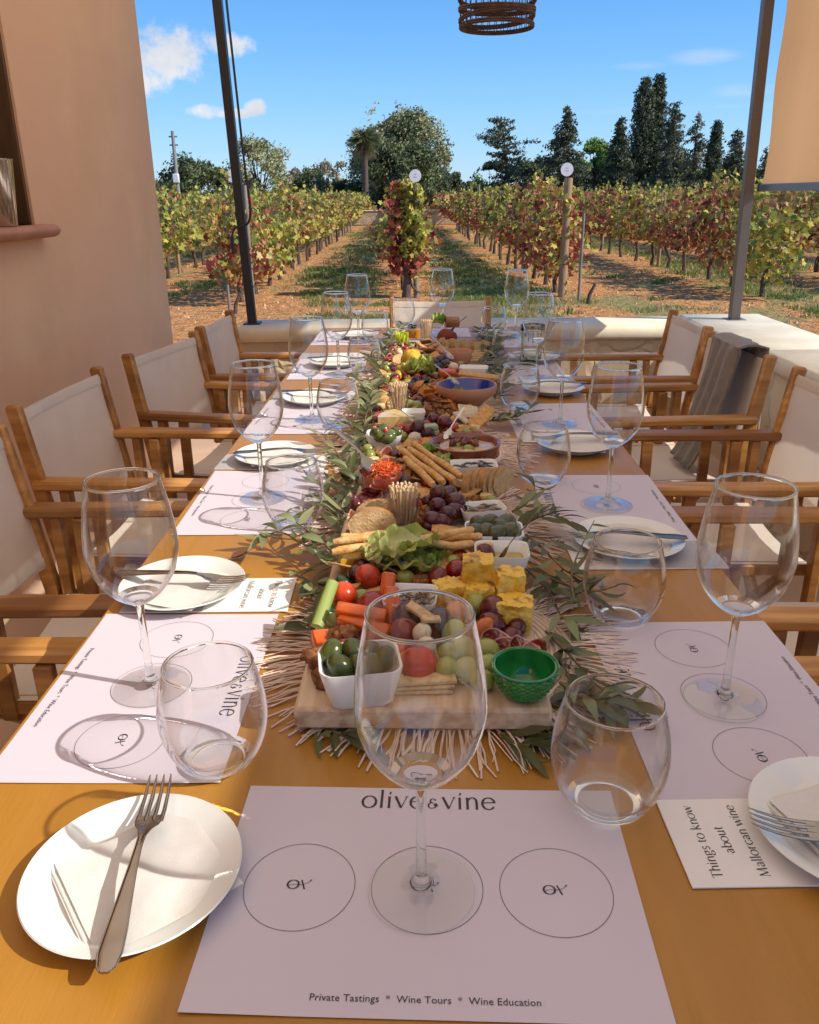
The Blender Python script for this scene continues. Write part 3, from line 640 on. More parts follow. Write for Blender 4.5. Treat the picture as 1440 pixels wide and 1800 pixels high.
def word(mb, text, h, cx, y, z, track=.06, sx=1.0):
    wd = sum(GL[c][0] + track for c in text) - track; x = 0
    for c in text:
        adv, st = GL[c]
        for q in st:
            if q[0] == 'e': pts = [Vector(p) for p in q[1]]; wf = None
            elif q[0] == 'c': pts = cr(q[1]); wf = q[2]
            else: pts = [Vector(p) for p in q[1]]; wf = q[2]
            ribbon(mb, pts, wf, lambda a, b: (cx + (x + a - wd / 2) * h * sx, y + b * h), z)
        x += adv + track
    return wd * h
def sans(mb, text, width, cx, y, z, mi=1, faux=False):
    cu = bpy.data.curves.new('t', 'FONT'); cu.body = text; cu.size = 1; cu.align_x = 'CENTER'; cu.resolution_u = 2
    o = bpy.data.objects.new('t', cu); C.objects.link(o); dg = bpy.context.evaluated_depsgraph_get(); me = bpy.data.meshes.new_from_object(o.evaluated_get(dg))
    xs_ = [v.co.x for v in me.vertices]; s_ = width / (max(xs_) - min(xs_))
    mb.add([(cx + v.co.x * s_, y + v.co.y * s_, z) for v in me.vertices], [tuple(p.vertices) for p in me.polygons], mi)
    bpy.data.objects.remove(o); bpy.data.curves.remove(cu); bpy.data.meshes.remove(me)

MW, ML = .350, .240
def mat_mesh():
    b = MB(); z = .0005
    b.grid(lambda u, v: ((u - .5) * MW, (v - .5) * ML, 0), 28, 20)
    y0 = -ML / 2
    word(b, 'olive', .0330, -.0345, y0 + .885 * ML, z, .055, .80); word(b, '&', .0205, .0040, y0 + .887 * ML, z, .06, .85); word(b, 'vine', .0330, .0375, y0 + .885 * ML, z, .055, .80)
    for k, x in enumerate((-.107, .0, .107)):
        yc = y0 + .49 * ML; r = .0465
        n = 96; vs = [(x + (r + dr) * math.cos(2 * PI * i / n), yc + (r + dr) * math.sin(2 * PI * i / n), z) for i in range(n) for dr in (-.00022, .00022)]
        b.add(vs, [(2 * i, 2 * i + 1, 2 * ((i + 1) % n) + 1, 2 * ((i + 1) % n)) for i in range(n)], 1)
        s_ = .0195
        Tf = lambda a, c_: (x + (a - .5) * s_, yc + (c_ - .2) * s_)
        ribbon(b, [Vector((.22 + .24 * math.cos(q * PI / 16), .22 + .235 * math.sin(q * PI / 16))) for q in range(33)], None, Tf, z)
        ribbon(b, cr([(.05, .12), (.12, .2), (.3, .22), (.5, .2), (.68, .25), (.86, .34), (.95, .46)]), .02, Tf, z)
        ribbon(b, [Vector((.56, .46)), Vector((.74, -.04))], .065, Tf, z)
        ribbon(b, [Vector((.92, .43)), Vector((.99, .49))], .06, Tf, z)
    sans(b, 'Private Tastings  *  Wine Tours  *  Wine Education', .166, 0, y0 + .052 * ML, z)
    for i, p in enumerate(b.v):
        u, v = abs(p.x) / (MW / 2), abs(p.y) / (ML / 2)
        p.z += .0004 + .0003 * noise.noise(Vector((p.x * 14, p.y * 14, 1))) + .0016 * max(0, u + v - 1.55) * (1.6 if p.x * p.y > 0 else .4)
    return b
ZM = TZ + .0003
mm = mat_mesh().obj('place_mat', ['paper', 'ink'], None, smooth=False)
cM = at(750, 1566, TZ); yM = (at(740, 1390, TZ).y + at(740, 1790, TZ).y) / 2
tag(mm, "lilac white printed paper place mat in the near middle of the table, read upright", 'place mat', "printed paper place mats at each seat")
place(mm, (at(751, 1390, TZ).x * .5 + at(751, 1790, TZ).x * .5, yM, ZM), R(-1.2))
# settings: centres along the table
def yat(a, b): return (at(720, a, TZ).y + at(720, b, TZ).y) / 2
LM = [yat(1370, 1085)]; LM += [LM[0] + .637 * i for i in range(1, 5)]
RM = [yat(1389, 1104)]; RM += [RM[0] + .622 * i for i in range(1, 5)]
Wd = ['nearest the camera', 'second from the camera', 'third from the camera', 'fourth from the camera', 'farthest from the camera']
def cp_mesh(o, label, loc, rot):
    c = o.copy(); C.objects.link(c); c['label'] = label; place(c, loc, rot); return c
for i in range(5):
    cp_mesh(mm, 'printed paper place mat on the left side of the table, ' + Wd[i], (-.322 + (.004 if i % 2 else 0), LM[i], ZM), -PI / 2 + R((0, 1.2, -1, .8, 0)[i]))
    cp_mesh(mm, 'printed paper place mat on the right side of the table, ' + Wd[i], (.340 - (.004 if i % 2 else 0), RM[i], ZM), PI / 2 + R((1.0, -1, .8, -.6, 0)[i]))
cp_mesh(mm, 'printed paper place mat at the far head of the table', (.02, 3.50, ZM), PI)

# booklets
def card_mesh():
    b = MB(); CW, CL = .106, .235; b.box(0, 0, .0009, CW, CL, .0018, .0004); z = .0022
    word(b, 'Things to know', .0128, 0, .088, z, .03); word(b, 'about', .0128, 0, .068, z, .03); word(b, 'Mallorcan wine', .0128, 0, .048, z, .03)
    b.add([(-CW / 2 + .001, -CL / 2, z), (CW / 2 - .001, -CL / 2, z), (CW / 2 - .001, -.002, z), (-CW / 2 + .001, -.002, z)], [(0, 1, 2, 3)], 2)
    return b
kc = card_mesh().obj('booklet', ['card', 'ink', 'grey_print'], None, smooth=False)
tag(kc, '', 'booklet', 'printed booklets under the side plates')
rc = at(1154, 1406, TZ); rc2 = at(1211, 1557, TZ)
kc['label'] = 'white wine booklet under the plate at the lower right, its title fully readable'
RCY = [(rc.y + rc2.y) / 2]; RPY = [.583]
place(kc, (rc.x * .5 + rc2.x * .5 + .1175, RCY[0], ZM), PI / 2 + R(1.5))
lc = at(523, 1019, TZ); lc2 = at(511, 1077, TZ)
LCY = [(lc.y + lc2.y) / 2]; LCY += [LCY[0] + .637 * i for i in range(1, 4)]
RCY += [RCY[0] + .64 * i for i in range(1, 5)]
for i in range(4):
    cp_mesh(kc, 'wine booklet under a plate on the left side, ' + Wd[i], (lc.x - .1175 - (0, .018, .01, .02)[i], LCY[i], ZM), -PI / 2 + R((1, -2, 1, 0)[i]))
    if i > 0: cp_mesh(kc, 'wine booklet under a plate on the right side, ' + ['', 'second from the camera', 'third from the camera', 'fourth from the camera'][i], (.350, RCY[i] + (0, -.02, .03, .03)[i], ZM), PI / 2 + R((0, 1, -3, 1)[i]))

# glasses
def arc(r0, z0, r1, z1, bulge, n=8):
    o = []; dx, dz = r1 - r0, z1 - z0; l = math.hypot(dx, dz)
    for i in range(n + 1):
        t_ = i / n; k = 4 * t_ * (1 - t_) * bulge; o.append((r0 + dx * t_ + dz / l * k, z0 + dz * t_ - dx / l * k))
    return o
def spl(pts, n=6):
    q = cr(pts, n); return [(max(p.x, 0), p.y) for p in q]
def make_wine(label):
    t = thing('wine_glass', label, 'wine glass', (0, 0, 0), 0, 'stemmed wine glasses set at the places')
    outer = spl([(.0052, .110), (.0135, .1145), (.0285, .1265), (.0425, .147), (.0495, .172), (.0498, .192), (.0462, .222), (.0413, .248), (.0393, .2575)], 6)
    th_ = .0011; inner = [(max(r - th_ * (1 + .9 * max(0, 1 - i / 10)), .0), z + (.0012 if i > 3 else .0035)) for i, (r, z) in enumerate(outer)]
    inner = [(0, outer[3][1] + .0035)] + [p for p in inner if p[1] > outer[3][1] + .0045]
    rim = [(.03985, .2580), (.03990, .2588), (.0392, .2595), (.0384, .2593), (.0379, .2587), (.0380, .2578)]
    prof = outer + rim + inner[::-1][1:]
    mis = [1 if (prof[i][1] < .120 or prof[i][1] > .2565) else 0 for i in range(len(prof) - 1)]
    b = MB(); b.lathe(prof, 56, mis=mis); b.obj('bowl', ['glass', 'solid_glass'], t, ang=180)
    s_ = spl([(.0105, .0085), (.0062, .014), (.0044, .03), (.0040, .06), (.0041, .09), (.0045, .104), (.0052, .110)], 4)
    b = MB(); b.lathe(s_, 28); b.obj('stem', 'solid_glass', t, ang=180)
    f_ = [(.0105, .0085)] + spl([(.0175, .0052), (.03, .0030), (.0425, .0019), (.0442, .0012), (.0436, .0004), (.040, .0002)], 5) + [(0, .0002)]
    b = MB(); b.lathe(f_, 56); b.obj('foot', 'foot_glass', t, ang=180); return t
M['foot_glass'] = glassmat('foot_glass', e0=0.93, e1=1.3)
def make_tumbler(label):
    t = thing('tumbler', label, 'tumbler', (0, 0, 0), 0, 'stemless glass tumblers set at the places')
    outer = [(0, .0006), (.026, .0004)] + spl([(.031, .0012), (.0395, .008), (.0492, .028), (.0538, .052), (.0525, .076), (.0478, .098), (.0438, .1125)], 6)
    inner = spl([(.0424, .1125), (.0465, .098), (.0510, .076), (.0521, .052), (.047, .029), (.036, .0125), (.02, .0085), (0, .0078)], 6)
    prof = outer + [(.0443, .1132), (.0442, .1141), (.0434, .1147), (.0426, .1144), (.0421, .1136)] + inner
    mis = [1 if (prof[i][1] > .1115 or (prof[i][1] < .004 and prof[i][0] > .025)) else 0 for i in range(len(prof) - 1)]
    b = MB(); b.lathe(prof, 56, mis=mis); b.obj('body', ['glass', 'solid_glass'], t, ang=180); return t
wine0 = make_wine('large empty stemmed wine glass on the near middle mat, before the grazing board')
p = at(741, 1568, TZ); place(wine0, (p.x, p.y, ZM + .0012))
LW = [(267, 1209), (463, 877), (549, 739), (596, 659), (631, 603)]; RW = [(1272, 1233), (1068, 888), (984, 747), (943, 665), (906, 590)]
for i in range(5):
    p = at(*LW[i], TZ); dup(wine0, (p.x, p.y, ZM + .0012), i * 1.1, 'empty stemmed wine glass on the left side of the table, ' + Wd[i])
    p = at(*RW[i], TZ); dup(wine0, (p.x, p.y, ZM + .0012), i * .7, 'empty stemmed wine glass on the right side of the table, ' + Wd[i])
p = at(775, 568, TZ); dup(wine0, (p.x, 3.47, ZM + .0012), 0, 'empty stemmed wine glass at the far head of the table')
tum0 = make_tumbler('empty stemless tumbler overlapping the right corner of the near middle place mat')
p = at(1064, 1412, TZ); place(tum0, (p.x, p.y, ZM + .0012))
LT = [(384, 1338), (519, 920), (596, 749), (641, 656), (660, 601)]; RT = [(1091, 1086), (953, 846), (913, 716), (891, 643), (868, 590)]
for i in range(5):
    p = at(*LT[i], TZ); dup(tum0, (p.x, p.y, ZM + .0012), i, 'empty stemless tumbler on the left side of the table, ' + Wd[i])
    p = at(*RT[i], TZ); dup(tum0, (p.x, p.y, ZM + .0002), i, 'empty stemless tumbler on the right side of the table, ' + Wd[i])
p = at(708, 578, TZ); dup(tum0, (p.x, p.y + .1, ZM + .0012), 0, 'empty stemless tumbler beside the far head setting')
# ribbed carafe-like glass among the right settings
b = MB(); prof = [(0, .0005), (.026, .0005), (.031, .006), (.035, .05), (.040, .11), (.041, .132), (.0395, .1325), (.038, .11), (.033, .05), (.028, .012), (0, .012)]; n = 64; vs = []
for i, (r, z) in enumerate(prof):
    for j in range(n):
        a = 2 * PI * j / n; rr = r * (1 + (.025 * math.cos(a * 16) if i < 5 and r > .03 else 0)); vs.append((rr * math.cos(a), rr * math.sin(a), z))
b.add(vs, [(i * n + j, i * n + (j + 1) % n, (i + 1) * n + (j + 1) % n, (i + 1) * n + j) for i in range(len(prof) - 1) for j in range(n)])
t = thing('ribbed_glass', 'small ribbed clear drinking glass among the wine glasses on the right side', 'glass', (0, 0, 0)); b.obj('body', 'solid_glass', t, ang=180)
p = at(934, 640, TZ); place(t, (p.x, p.y, TZ + .001))

# plates, napkins, forks
def make_plate(label):
    t = thing('side_plate', label, 'plate', (0, 0, 0), 0, 'white side plates at the places')
    prof = [(0, .0025), (.052, .0025), (.055, .0), (.0575, .0), (.060, .004), (.075, .0100), (.0885, .0160), (.0898, .0172), (.0888, .0182), (.076, .0132), (.066, .0078), (.060, .0062), (0, .0060)]
    b = MB(); b.lathe(prof, 72); b.obj('dish', 'porcelain', t, ang=35); return t
def ncol(u, v): return (1, 1, 1)
def make_napkin(seed, s_=.118):
    b = MB(); rr = random.Random(seed)
    def q(u, v, dz, sh): 
        x, y = (u - .5) * s_, (v - .5) * s_; k = noise.noise(Vector((u * 3 + seed, v * 3, dz * 40))) * .0035
        return (x + sh * .006, y - sh * .005, .0072 + dz + abs(k) + .008 * max(0, abs(u - .5) * 2 - .75) + .006 * max(0, abs(v - .5) * 2 - .75))
    for k, dz in enumerate((0, .0016)):
        b.grid(lambda u, v: q(u, v, dz, k), 14, 14)
    # rounded fold along one side
    b.grid(lambda u, v: tuple(Vector(q(0, v, .0008, .5)) + Vector((-.0010 * math.sin(PI * u) - .0006, 0, -.0008 + .0016 * u))), 4, 14)
    return b
def make_fork_mb():
    b = MB(); S = [(0, .0045, .0035), (.004, .0075, .0036), (.015, .0098, .0042), (.035, .0088, .0052), (.06, .0066, .0078), (.09, .0042, .0105), (.112, .0031, .0118), (.125, .0034, .0112), (.135, .0062, .0096), (.142, .0105, .0078), (.150, .0122, .0062), (.157, .0122, .0056)]
    n = 10; vs = []
    for (x, hw, z) in S:
        for j in range(n):
            a = 2 * PI * j / n; t_ = .0013 if x < .12 else .0010
            zz = .0009 * (abs(math.cos(a)) ** 2) if x < .12 else 0.0016 * (math.cos(a) ** 2)
            vs.append((x, hw * math.cos(a), z + t_ * math.sin(a) + zz))
    k = len(S)
    b.add(vs, [(i * n + j, (i + 1) * n + j, (i + 1) * n + (j + 1) % n, i * n + (j + 1) % n) for i in range(k - 1) for j in range(n)] + [tuple(range(n)), tuple((k - 1) * n + j for j in range(n))[::-1]])
    for y in (-.0104, -.0036, .0036, .0104):
        b.tube([(.150, y, .0065), (.165, y, .0058), (.182, y * .98, .0072), (.197, y * .95, .0108), (.2045, y * .93, .0135)], [.0021, .0019, .0016, .0013, .0005], 8, flat=.7)
    # raised bead round the handle
    e = [(x, hw * .86, z + .0019) for x, hw, z in S[:8]]; e2 = [(x, -y, z) for x, y, z in e]
    b.tube(e, [.0007] * 8, 6); b.tube(e2, [.0007] * 8, 6); return b
def make_spoon(name, label, m='steel', L_=.15, cat='spoon'):
    b = MB(); S = [(0, .004, 0), (.01, .006, 0), (.03, .0055, .001), (.06, .0035, .004), (.09, .0028, .005), (.102, .004, .003), (.112, .011, -.001), (.125, .0155, -.0045), (.14, .014, -.0045), (.15, .006, -.001), (.152, .001, 0)]
    n = 10; vs = []
    for (x, hw, z) in S:
        for j in range(n):
            a = 2 * PI * j / n; vs.append((x * L_ / .15, hw * math.cos(a), z + .0009 * math.sin(a) + (.3 * hw * math.cos(a) ** 2 if x > .105 else 0)))
    k = len(S); b.add(vs, [(i * n + j, (i + 1) * n + j, (i + 1) * n + (j + 1) % n, i * n + (j + 1) % n) for i in range(k - 1) for j in range(n)] + [tuple(range(n)), tuple((k - 1) * n + j for j in range(n))[::-1]])
    o = b.obj(name, m, None, ang=60); tag(o, label, cat); return o
plate0 = make_plate('white side plate with napkin and fork at the lower left, nearest the camera')
pP = at(236, 1532, TZ + .012); place(plate0, (pP.x, pP.y, TZ + .0003))
nap0 = make_napkin(1).obj('paper_napkin', 'napkin', None, ang=60); tag(nap0, 'folded white paper napkin under the fork on the lower left plate', 'napkin', 'folded paper napkins on the plates')
place(nap0, (pP.x + .004, pP.y - .002, TZ), R(38))
fork0 = make_fork_mb().obj('fork', 'steel', None, ang=50); tag(fork0, 'steel fork lying tines away on the lower left plate', 'fork', 'steel forks on the plates')
f0, f1 = at(185, 1716, TZ + .017), at(288, 1356, TZ + .025)
def fork_at(o, p0, p1, roll=0):
    d = (p1 - p0); a = math.atan2(d.y, d.x); e = math.atan2(d.z, math.hypot(d.x, d.y)); o.rotation_euler = (roll, -e, a); o.location = p0
d = (f1 - f0); fork_at(fork0, Vector((f0.x, f0.y, TZ + .0165)), Vector((f1.x, f1.y, TZ + .0175)))
print('fork span', d.length)
LP = [(322, 1030), (486, 801), (553, 700), (590, 637), (628, 588)]; RP = [(1503, 1456), (1103, 950), (1012, 780), (972, 683), (938, 628)]
for i in range(5):
    for side, q in ((-1, LP[i]), (1, RP[i])):
        sd_ = 'left' if side < 0 else 'right'; p = at(*q, TZ + .012)
        zb = TZ + .0024
        dup(plate0, (p.x, p.y, zb), i, 'white side plate on the %s side of the table, %s' % (sd_, Wd[i]))
        cp_mesh(nap0, 'folded paper napkin on the plate at the %s side, %s' % (sd_, Wd[i]), (p.x + .005 * side, p.y, zb), R((20, 65, -15, 40, 10)[i] * side))
        if i == 0 and side > 0: a, b_ = at(1660, 1490, TZ + .03), at(1318, 1436, TZ + .03); c_ = b_ - (b_ - a).normalized() * .2045; p0, p1 = Vector((c_.x, c_.y, TZ + .021)), Vector((b_.x, b_.y, TZ + .0185))
        else:
            a = R((8, -4, 10, 3, -6)[i]); off = (.10, .115, .10, .105, .10)[i]
            tip = Vector((p.x - side * off, p.y - .012 + .004 * i, zb + .0165)); hd = tip + Vector((side * .2045 * math.cos(a), .2045 * math.sin(a), .003)); p0, p1 = hd, tip
        fk = cp_mesh(fork0, 'steel fork across the plate at the %s side of the table, %s' % (sd_, Wd[i]), (0, 0, 0), 0); fork_at(fk, p0, p1)
p = at(872, 592, TZ); dup(plate0, (p.x, p.y, TZ + .0024), 0, 'white side plate at the far head of the table'); cp_mesh(nap0, 'folded white paper napkin on the far head plate', (p.x, p.y, TZ + .0024), .3)
# ================================================================== grazing board: fringed mats, boards, food
MY = [.905, 1.34, 1.76, 2.18, 2.60, 3.0]
def fringe_mat(label, y, x, seed):
    rr = random.Random(seed); t = thing('fringed_mat', label, 'woven mat', (x, y, TZ), 0, 'round raffia mats with fringes under the boards')
    b = MB(); rads = [0.001 + i * .0065 for i in range(26)]
    for r in rads[1:]:
        b.tube([(r * math.cos(a), r * math.sin(a), .0035) for a in [2 * PI * i / 40 for i in range(41)]], .0034, 5, cap=False)
    b.obj('woven_disc', 'raffia', t)
    b = MB()
    for k in range(430):
        a = 2 * PI * k / 430 + rr.uniform(-.01, .01); l = rr.uniform(.055, .090); da = rr.uniform(-.30, .30); w_ = rr.uniform(.0007, .0014); z0 = rr.uniform(.002, .006)
        o = Vector((math.cos(a), math.sin(a), 0)); d = Vector((math.cos(a + da), math.sin(a + da), 0)); s_ = Vector((-d.y, d.x, 0)) * w_
        p0 = o * .160; pts = []
        for i in range(5):
            u = i / 4; q = p0 + d * l * u + s_.normalized() * rr.uniform(-.004, .004) * u; q.z = z0 * (1 - u) + .0012 + .004 * math.sin(PI * u) * rr.random(); pts.append(q)
        vs = []
        for q in pts: vs += [q + s_, q + Vector((0, 0, .0008)), q - s_]
        b.add(vs, [(3 * i, 3 * i + 1, 3 * i + 4, 3 * i + 3) for i in range(4)] + [(3 * i + 1, 3 * i + 2, 3 * i + 5, 3 * i + 4) for i in range(4)])
    b.obj('fringe', 'raffia', t, smooth=False); return t
Nn = ['nearest', 'second', 'third', 'fourth', 'fifth', 'farthest']
for i in range(6): fringe_mat('round raffia mat with pale fringe under the grazing board, %s from the camera' % Nn[i] if i not in (0, 5) else 'round raffia mat with pale fringe under the grazing board, %s the camera' % ('nearest' if i == 0 else 'farthest from'), MY[i], .022 - .004 * i, 50 + i)
BT = .785
def board(label, y0, y1, x0, x1, rot=0, seed=0):
    t = thing('wooden_board', label, 'serving board', ((x0 + x1) / 2, (y0 + y1) / 2, TZ + .007), rot, 'pale wooden serving boards end to end')
    b = MB(); w_, l_ = x1 - x0, y1 - y0; b.box(0, 0, (BT - TZ - .007) / 2, w_, l_, BT - TZ - .007, .004)
    b.obj('plank', 'board', t); return t
bl_, br_ = at(521, 1241, BT), at(979, 1253, BT)
YB = (bl_.y + br_.y) / 2; XB0, XB1 = bl_.x, br_.x
board('pale wooden serving board at the near end, its thick front edge showing', YB, YB + .58, XB0, XB1, R(-.6))
board('pale wooden serving board second from the camera', YB + .60, YB + 1.18, XB0 + .01, XB1 - .01, R(.8))
board('pale wooden serving board third from the camera', YB + 1.20, YB + 1.78, XB0, XB1 - .01, R(-.7))
board('pale wooden serving board at the far end of the table', YB + 1.80, YB + 2.30, XB0 + .01, XB1 - .02, R(.5))

def F(px, py, h=0.0): return at(px, py, BT + h)
SPOTS = []
def small(name, label, cat, mb, m, loc, rot=0, group=None, ang=50):
    SPOTS.append((loc[0], loc[1]))
    o = mb.obj(name, m, None, ang=ang); tag(o, label, cat, group); return place(o, loc, rot)

def square_bowl(label, c, sx_, sy_, h, rot=0, m='porcelain'):
    t = thing('square_bowl', label, 'bowl', (c.x, c.y, BT + .0006), rot); b = MB()
    def ringp(sx, sy, z, r=.22, n=5):
        o = []; rx = min(sx, sy) * r
        for qx, qy, a0 in ((1, 1, 0), (-1, 1, 90), (-1, -1, 180), (1, -1, 270)):
            for i in range(n):
                a = R(a0 + 90 * i / (n - 1)); o.append((qx * (sx / 2 - rx) + rx * math.cos(a), qy * (sy / 2 - rx) + rx * math.sin(a), z))
        return o
    L_ = [ringp(sx_ * .72, sy_ * .72, 0), ringp(sx_ * .78, sy_ * .78, .003), ringp(sx_, sy_, h - .001), ringp(sx_ * .985, sy_ * .985, h), ringp(sx_ * .93, sy_ * .93, h - .001), ringp(sx_ * .70, sy_ * .70, .006)]
    n = len(L_[0]); b.add([p for r in L_ for p in r], [(i * n + j, i * n + (j + 1) % n, (i + 1) * n + (j + 1) % n, (i + 1) * n + j) for i in range(len(L_) - 1) for j in range(n)] + [tuple(range(n))[::-1], tuple((len(L_) - 1) * n + j for j in range(n))])
    b.obj('dish', m, t, ang=50); return t
def round_bowl(name, label, c, r, h, mo, mi_=None, base=.7, th_=.004):
    t = thing(name, label, 'bowl', (c.x, c.y, BT + .0006)); b = MB()
    prof = [(0, 0), (r * base, 0), (r * (base + .12), h * .2), (r * .96, h * .6), (r, h * .96), (r - th_ * .4, h), (r - th_, h * .97), (r * .94 - th_, h * .6), (r * (base + .05) - th_, h * .2), (0, h * .16)]
    b.lathe(prof, 44, mis=[0] * 6 + [1] * 3); b.obj('dish', [mo, mi_ or mo], t, ang=60); return t

OG, OD, PL, RG, GG, RT = (.16, .17, .025), (.09, .10, .02), (.055, .012, .022), (.13, .012, .028), (.34, .40, .10), (.62, .045, .015)
def blobfood(name, label, cat, c, r, col, rot=None, group=None, m='food', nz=0, ns=40, shade=.12, blotch=None):
    b = MB(); e = Euler([rnd.uniform(0, 6.28) for _ in range(3)]) if rot is None else Euler(rot)
    b.ell((0, 0, 0), r, 18, 12, nz, ns, None, lambda d, q: mixc(col, blotch or col, max(0, min(1, .5 + 1.6 * noise.noise(d * 1.3 + Vector((c.x, c.y, 0)) * 30)))) )
    SPOTS.append((c[0], c[1])); o = b.obj(name, m, None, ang=180); tag(o, label, cat, group); return place(o, c, e)
def olive(px, py, h, lab, grp, big=1.0, col=None):
    c = F(px, py, h); return blobfood('olive', lab, 'olive', c, (.0115 * big, .0115 * big, .0145 * big), col or jit(OG, .25), None, grp, blotch=jit(OD, .2))

# --- near board
c = F(632, 1158, .045); sb1 = square_bowl('white square bowl of olives at the front left corner of the near board', c, .088, .070, .046, R(9))
for px, py, h, cl in ((599, 1172, .040, (.085, .11, .02)), (583, 1148, .043, (.15, .19, .03)), (622, 1146, .043, (.10, .12, .025)), (650, 1150, .042, (.11, .13, .03)), (675, 1158, .042, (.14, .16, .03)), (632, 1170, .035, (.11, .12, .02)), (655, 1172, .038, (.13, .15, .03)), (606, 1140, .036, (.30, .02, .01))):
    if cl[0] > .2: blobfood('cherry_tomato', 'small red tomato half buried among the olives of the front bowl', 'tomato', F(px, py, h), .011, cl)
    else: olive(px, py, h, 'green olive in the white square bowl at the front left corner', 'olives in the front left bowl', 1.12, cl)
# green cut-glass bowl
def diamond_bowl():
    c = F(922, 1193, .02); t = thing('green_bowl', 'small green diamond patterned glass bowl at the front right corner of the near board', 'bowl', (c.x, c.y, BT + .0008))
    b = MB(); n = 40; P_ = [Vector((p[0], 0, p[1])) for p in spl([(.012, .0), (.020, .002), (.029, .010), (.0362, .024), (.0395, .040)], 14)]
    D_ = [0]
    for i in range(1, len(P_)): D_.append(D_[-1] + (P_[i] - P_[i - 1]).length)
    def at_d(d):
        for i in range(1, len(P_)):
            if D_[i] >= d: return P_[i - 1].lerp(P_[i], (d - D_[i - 1]) / max(1e-9, D_[i] - D_[i - 1]))
        return P_[-1]
    rows = 16; dl = D_[-1] / rows
    def pt(i, j, k=0.0):
        p = at_d(min(D_[-1], max(0, i * dl))); a = 2 * PI * j / n; return Vector(((p.x + k) * math.cos(a), (p.x + k) * math.sin(a), p.z))
    for i in range(rows + 1):
        for j in range(n):
            if (i + j) % 2 == 0 and 0 < i < rows:
                b.add([pt(i - 1, j), pt(i, j + 1), pt(i + 1, j), pt(i, j - 1), pt(i, j, .0015)], [(0, 1, 4), (1, 2, 4), (2, 3, 4), (3, 0, 4)])
    prof = [(0, 0), (.012, .0)] ; b.lathe([(0, .0), (.0122, .0)], n)
    b.lathe([(p.x - .0006, p.z) for p in P_] + [(.0400, .0402), (.0404, .0412), (.0398, .0422), (.0385, .042), (.0374, .0405)] + [(p.x * .93 - .001, p.z + .0022) for p in P_[::-1][2:]] + [(0, .0022)], 56)
    b.obj('dish', 'green_solid', t, smooth=False); t.scale = (.9, .9, .9)
M['green_solid'] = mat('green_cut_glass', (0.01, 0.22, 0.04), (0.03, 0.34, 0.07), scale=50, rough=0.06, coat=0.6)
_p = M['green_solid'].node_tree.nodes['Principled BSDF']; _p.inputs['Transmission Weight'].default_value = 0.35; _p.inputs['IOR'].default_value = 1.45
diamond_bowl()
# cherry tomatoes, dark tomatoes
for px, py, h, r, cl, lab in ((603, 1046, .020, .0185, (.72, .10, .02), 'glossy orange red cherry tomato beside the celery stick'), (647, 1014, .018, .0175, (.50, .07, .02), 'dull red cherry tomato behind the bright one'),
                              (735, 1168, .018, .0215, (.50, .03, .02), 'large red tomato in front of the white cheese balls'), (716, 1086, .027, .0185, (.07, .018, .018), 'dark plum coloured tomato left of the cheese crackers'),
                              (772, 1096, .027, .0190, (.075, .03, .02), 'dark plum coloured tomato right of the cheese crackers'), (711, 1112, .020, .0180, (.24, .03, .02), 'deep red tomato under the plum coloured one'),
                              (770, 1017, .014, .0150, (.26, .015, .02), 'dark red cherry tomato behind the seed bowl'), (803, 1003, .014, .0160, (.34, .02, .02), 'dark red cherry tomato beside the egg cubes'), (627, 1010, .012, .014, (.11, .02, .035), 'dark purple tomato between the two cherry tomatoes'), (655, 1070, .012, .022, (.42, .02, .015), 'wide red tomato wedge under the carrot sticks')):
    blobfood('tomato', lab, 'tomato', F(px, py, h), (r, r, r * 1.12), cl, blotch=jit(cl, .3))
b = MB(); b.grid(lambda u, v: (lerp(-.038, .038, u), .008 * math.cos(PI * v), .005 * math.sin(PI * v) - .0 + .003 * math.sin(u * 3)), 10, 8, lambda u, v: mixc((.42, .50, .16), (.22, .34, .06), abs(v - .5) * 2)); b.grid(lambda u, v: (lerp(-.038, .038, u), .008 * math.cos(PI * v), .003 * math.sin(u * 3) - .002), 10, 2, lambda u, v: (.55, .62, .3))
a0, a1 = F(556, 1096, .02), F(586, 1030, .035); o = small('celery_stick', 'pale green celery stick leaning at the left edge of the near board', 'celery', b, 'lettuce', (a0 + a1) / 2, (R(20), -R(20), math.atan2(a1.y - a0.y, a1.x - a0.x)))
for k, (px, py) in enumerate(((576, 1076), (603, 1022))):
    b = MB(); b.box(0, 0, 0, .022, .020, .014, .003); b.c = [(.03, .09, .03)] * len(b.v); small('cucumber_piece', ('dark green cucumber piece under the bright tomato', 'dark green cucumber piece above the bright tomato')[k], 'cucumber', b, 'food', F(px, py, .012), (.4, .2, k + .5))
def carrot(px, py, h, l, w_, rot, lab):
    b = MB(); b.beam((-l / 2, 0, 0), (l / 2, 0, 0), w_, w_ * .8, .0022); b.c = [jit((.72, .17, .025), .08) for _ in b.v]
    for i in range(len(b.v)): b.v[i] = b.v[i] + Vector((0, 0, .0015 * noise.noise(b.v[i] * 60)))
    small('carrot_stick', lab, 'carrot', b, 'food', F(px, py, h), rot)
carrot(635, 1078, .030, .062, .018, (.3, .12, -.12), 'thick carrot stick lying on top by the bright tomato'); carrot(640, 1100, .020, .066, .019, (.2, .15, -.35), 'thick carrot stick under the top one'); carrot(680, 1040, .030, .05, .017, (0, -1.0, 1.3), 'carrot stick standing at the corner of the seed bowl'); carrot(690, 1068, .03, .052, .018, (.3, -.9, 1.7), 'carrot stick leaning beside the plum tomato'); carrot(572, 1126, .010, .032, .024, (.3, .1, .4), 'short carrot piece behind the walnuts')
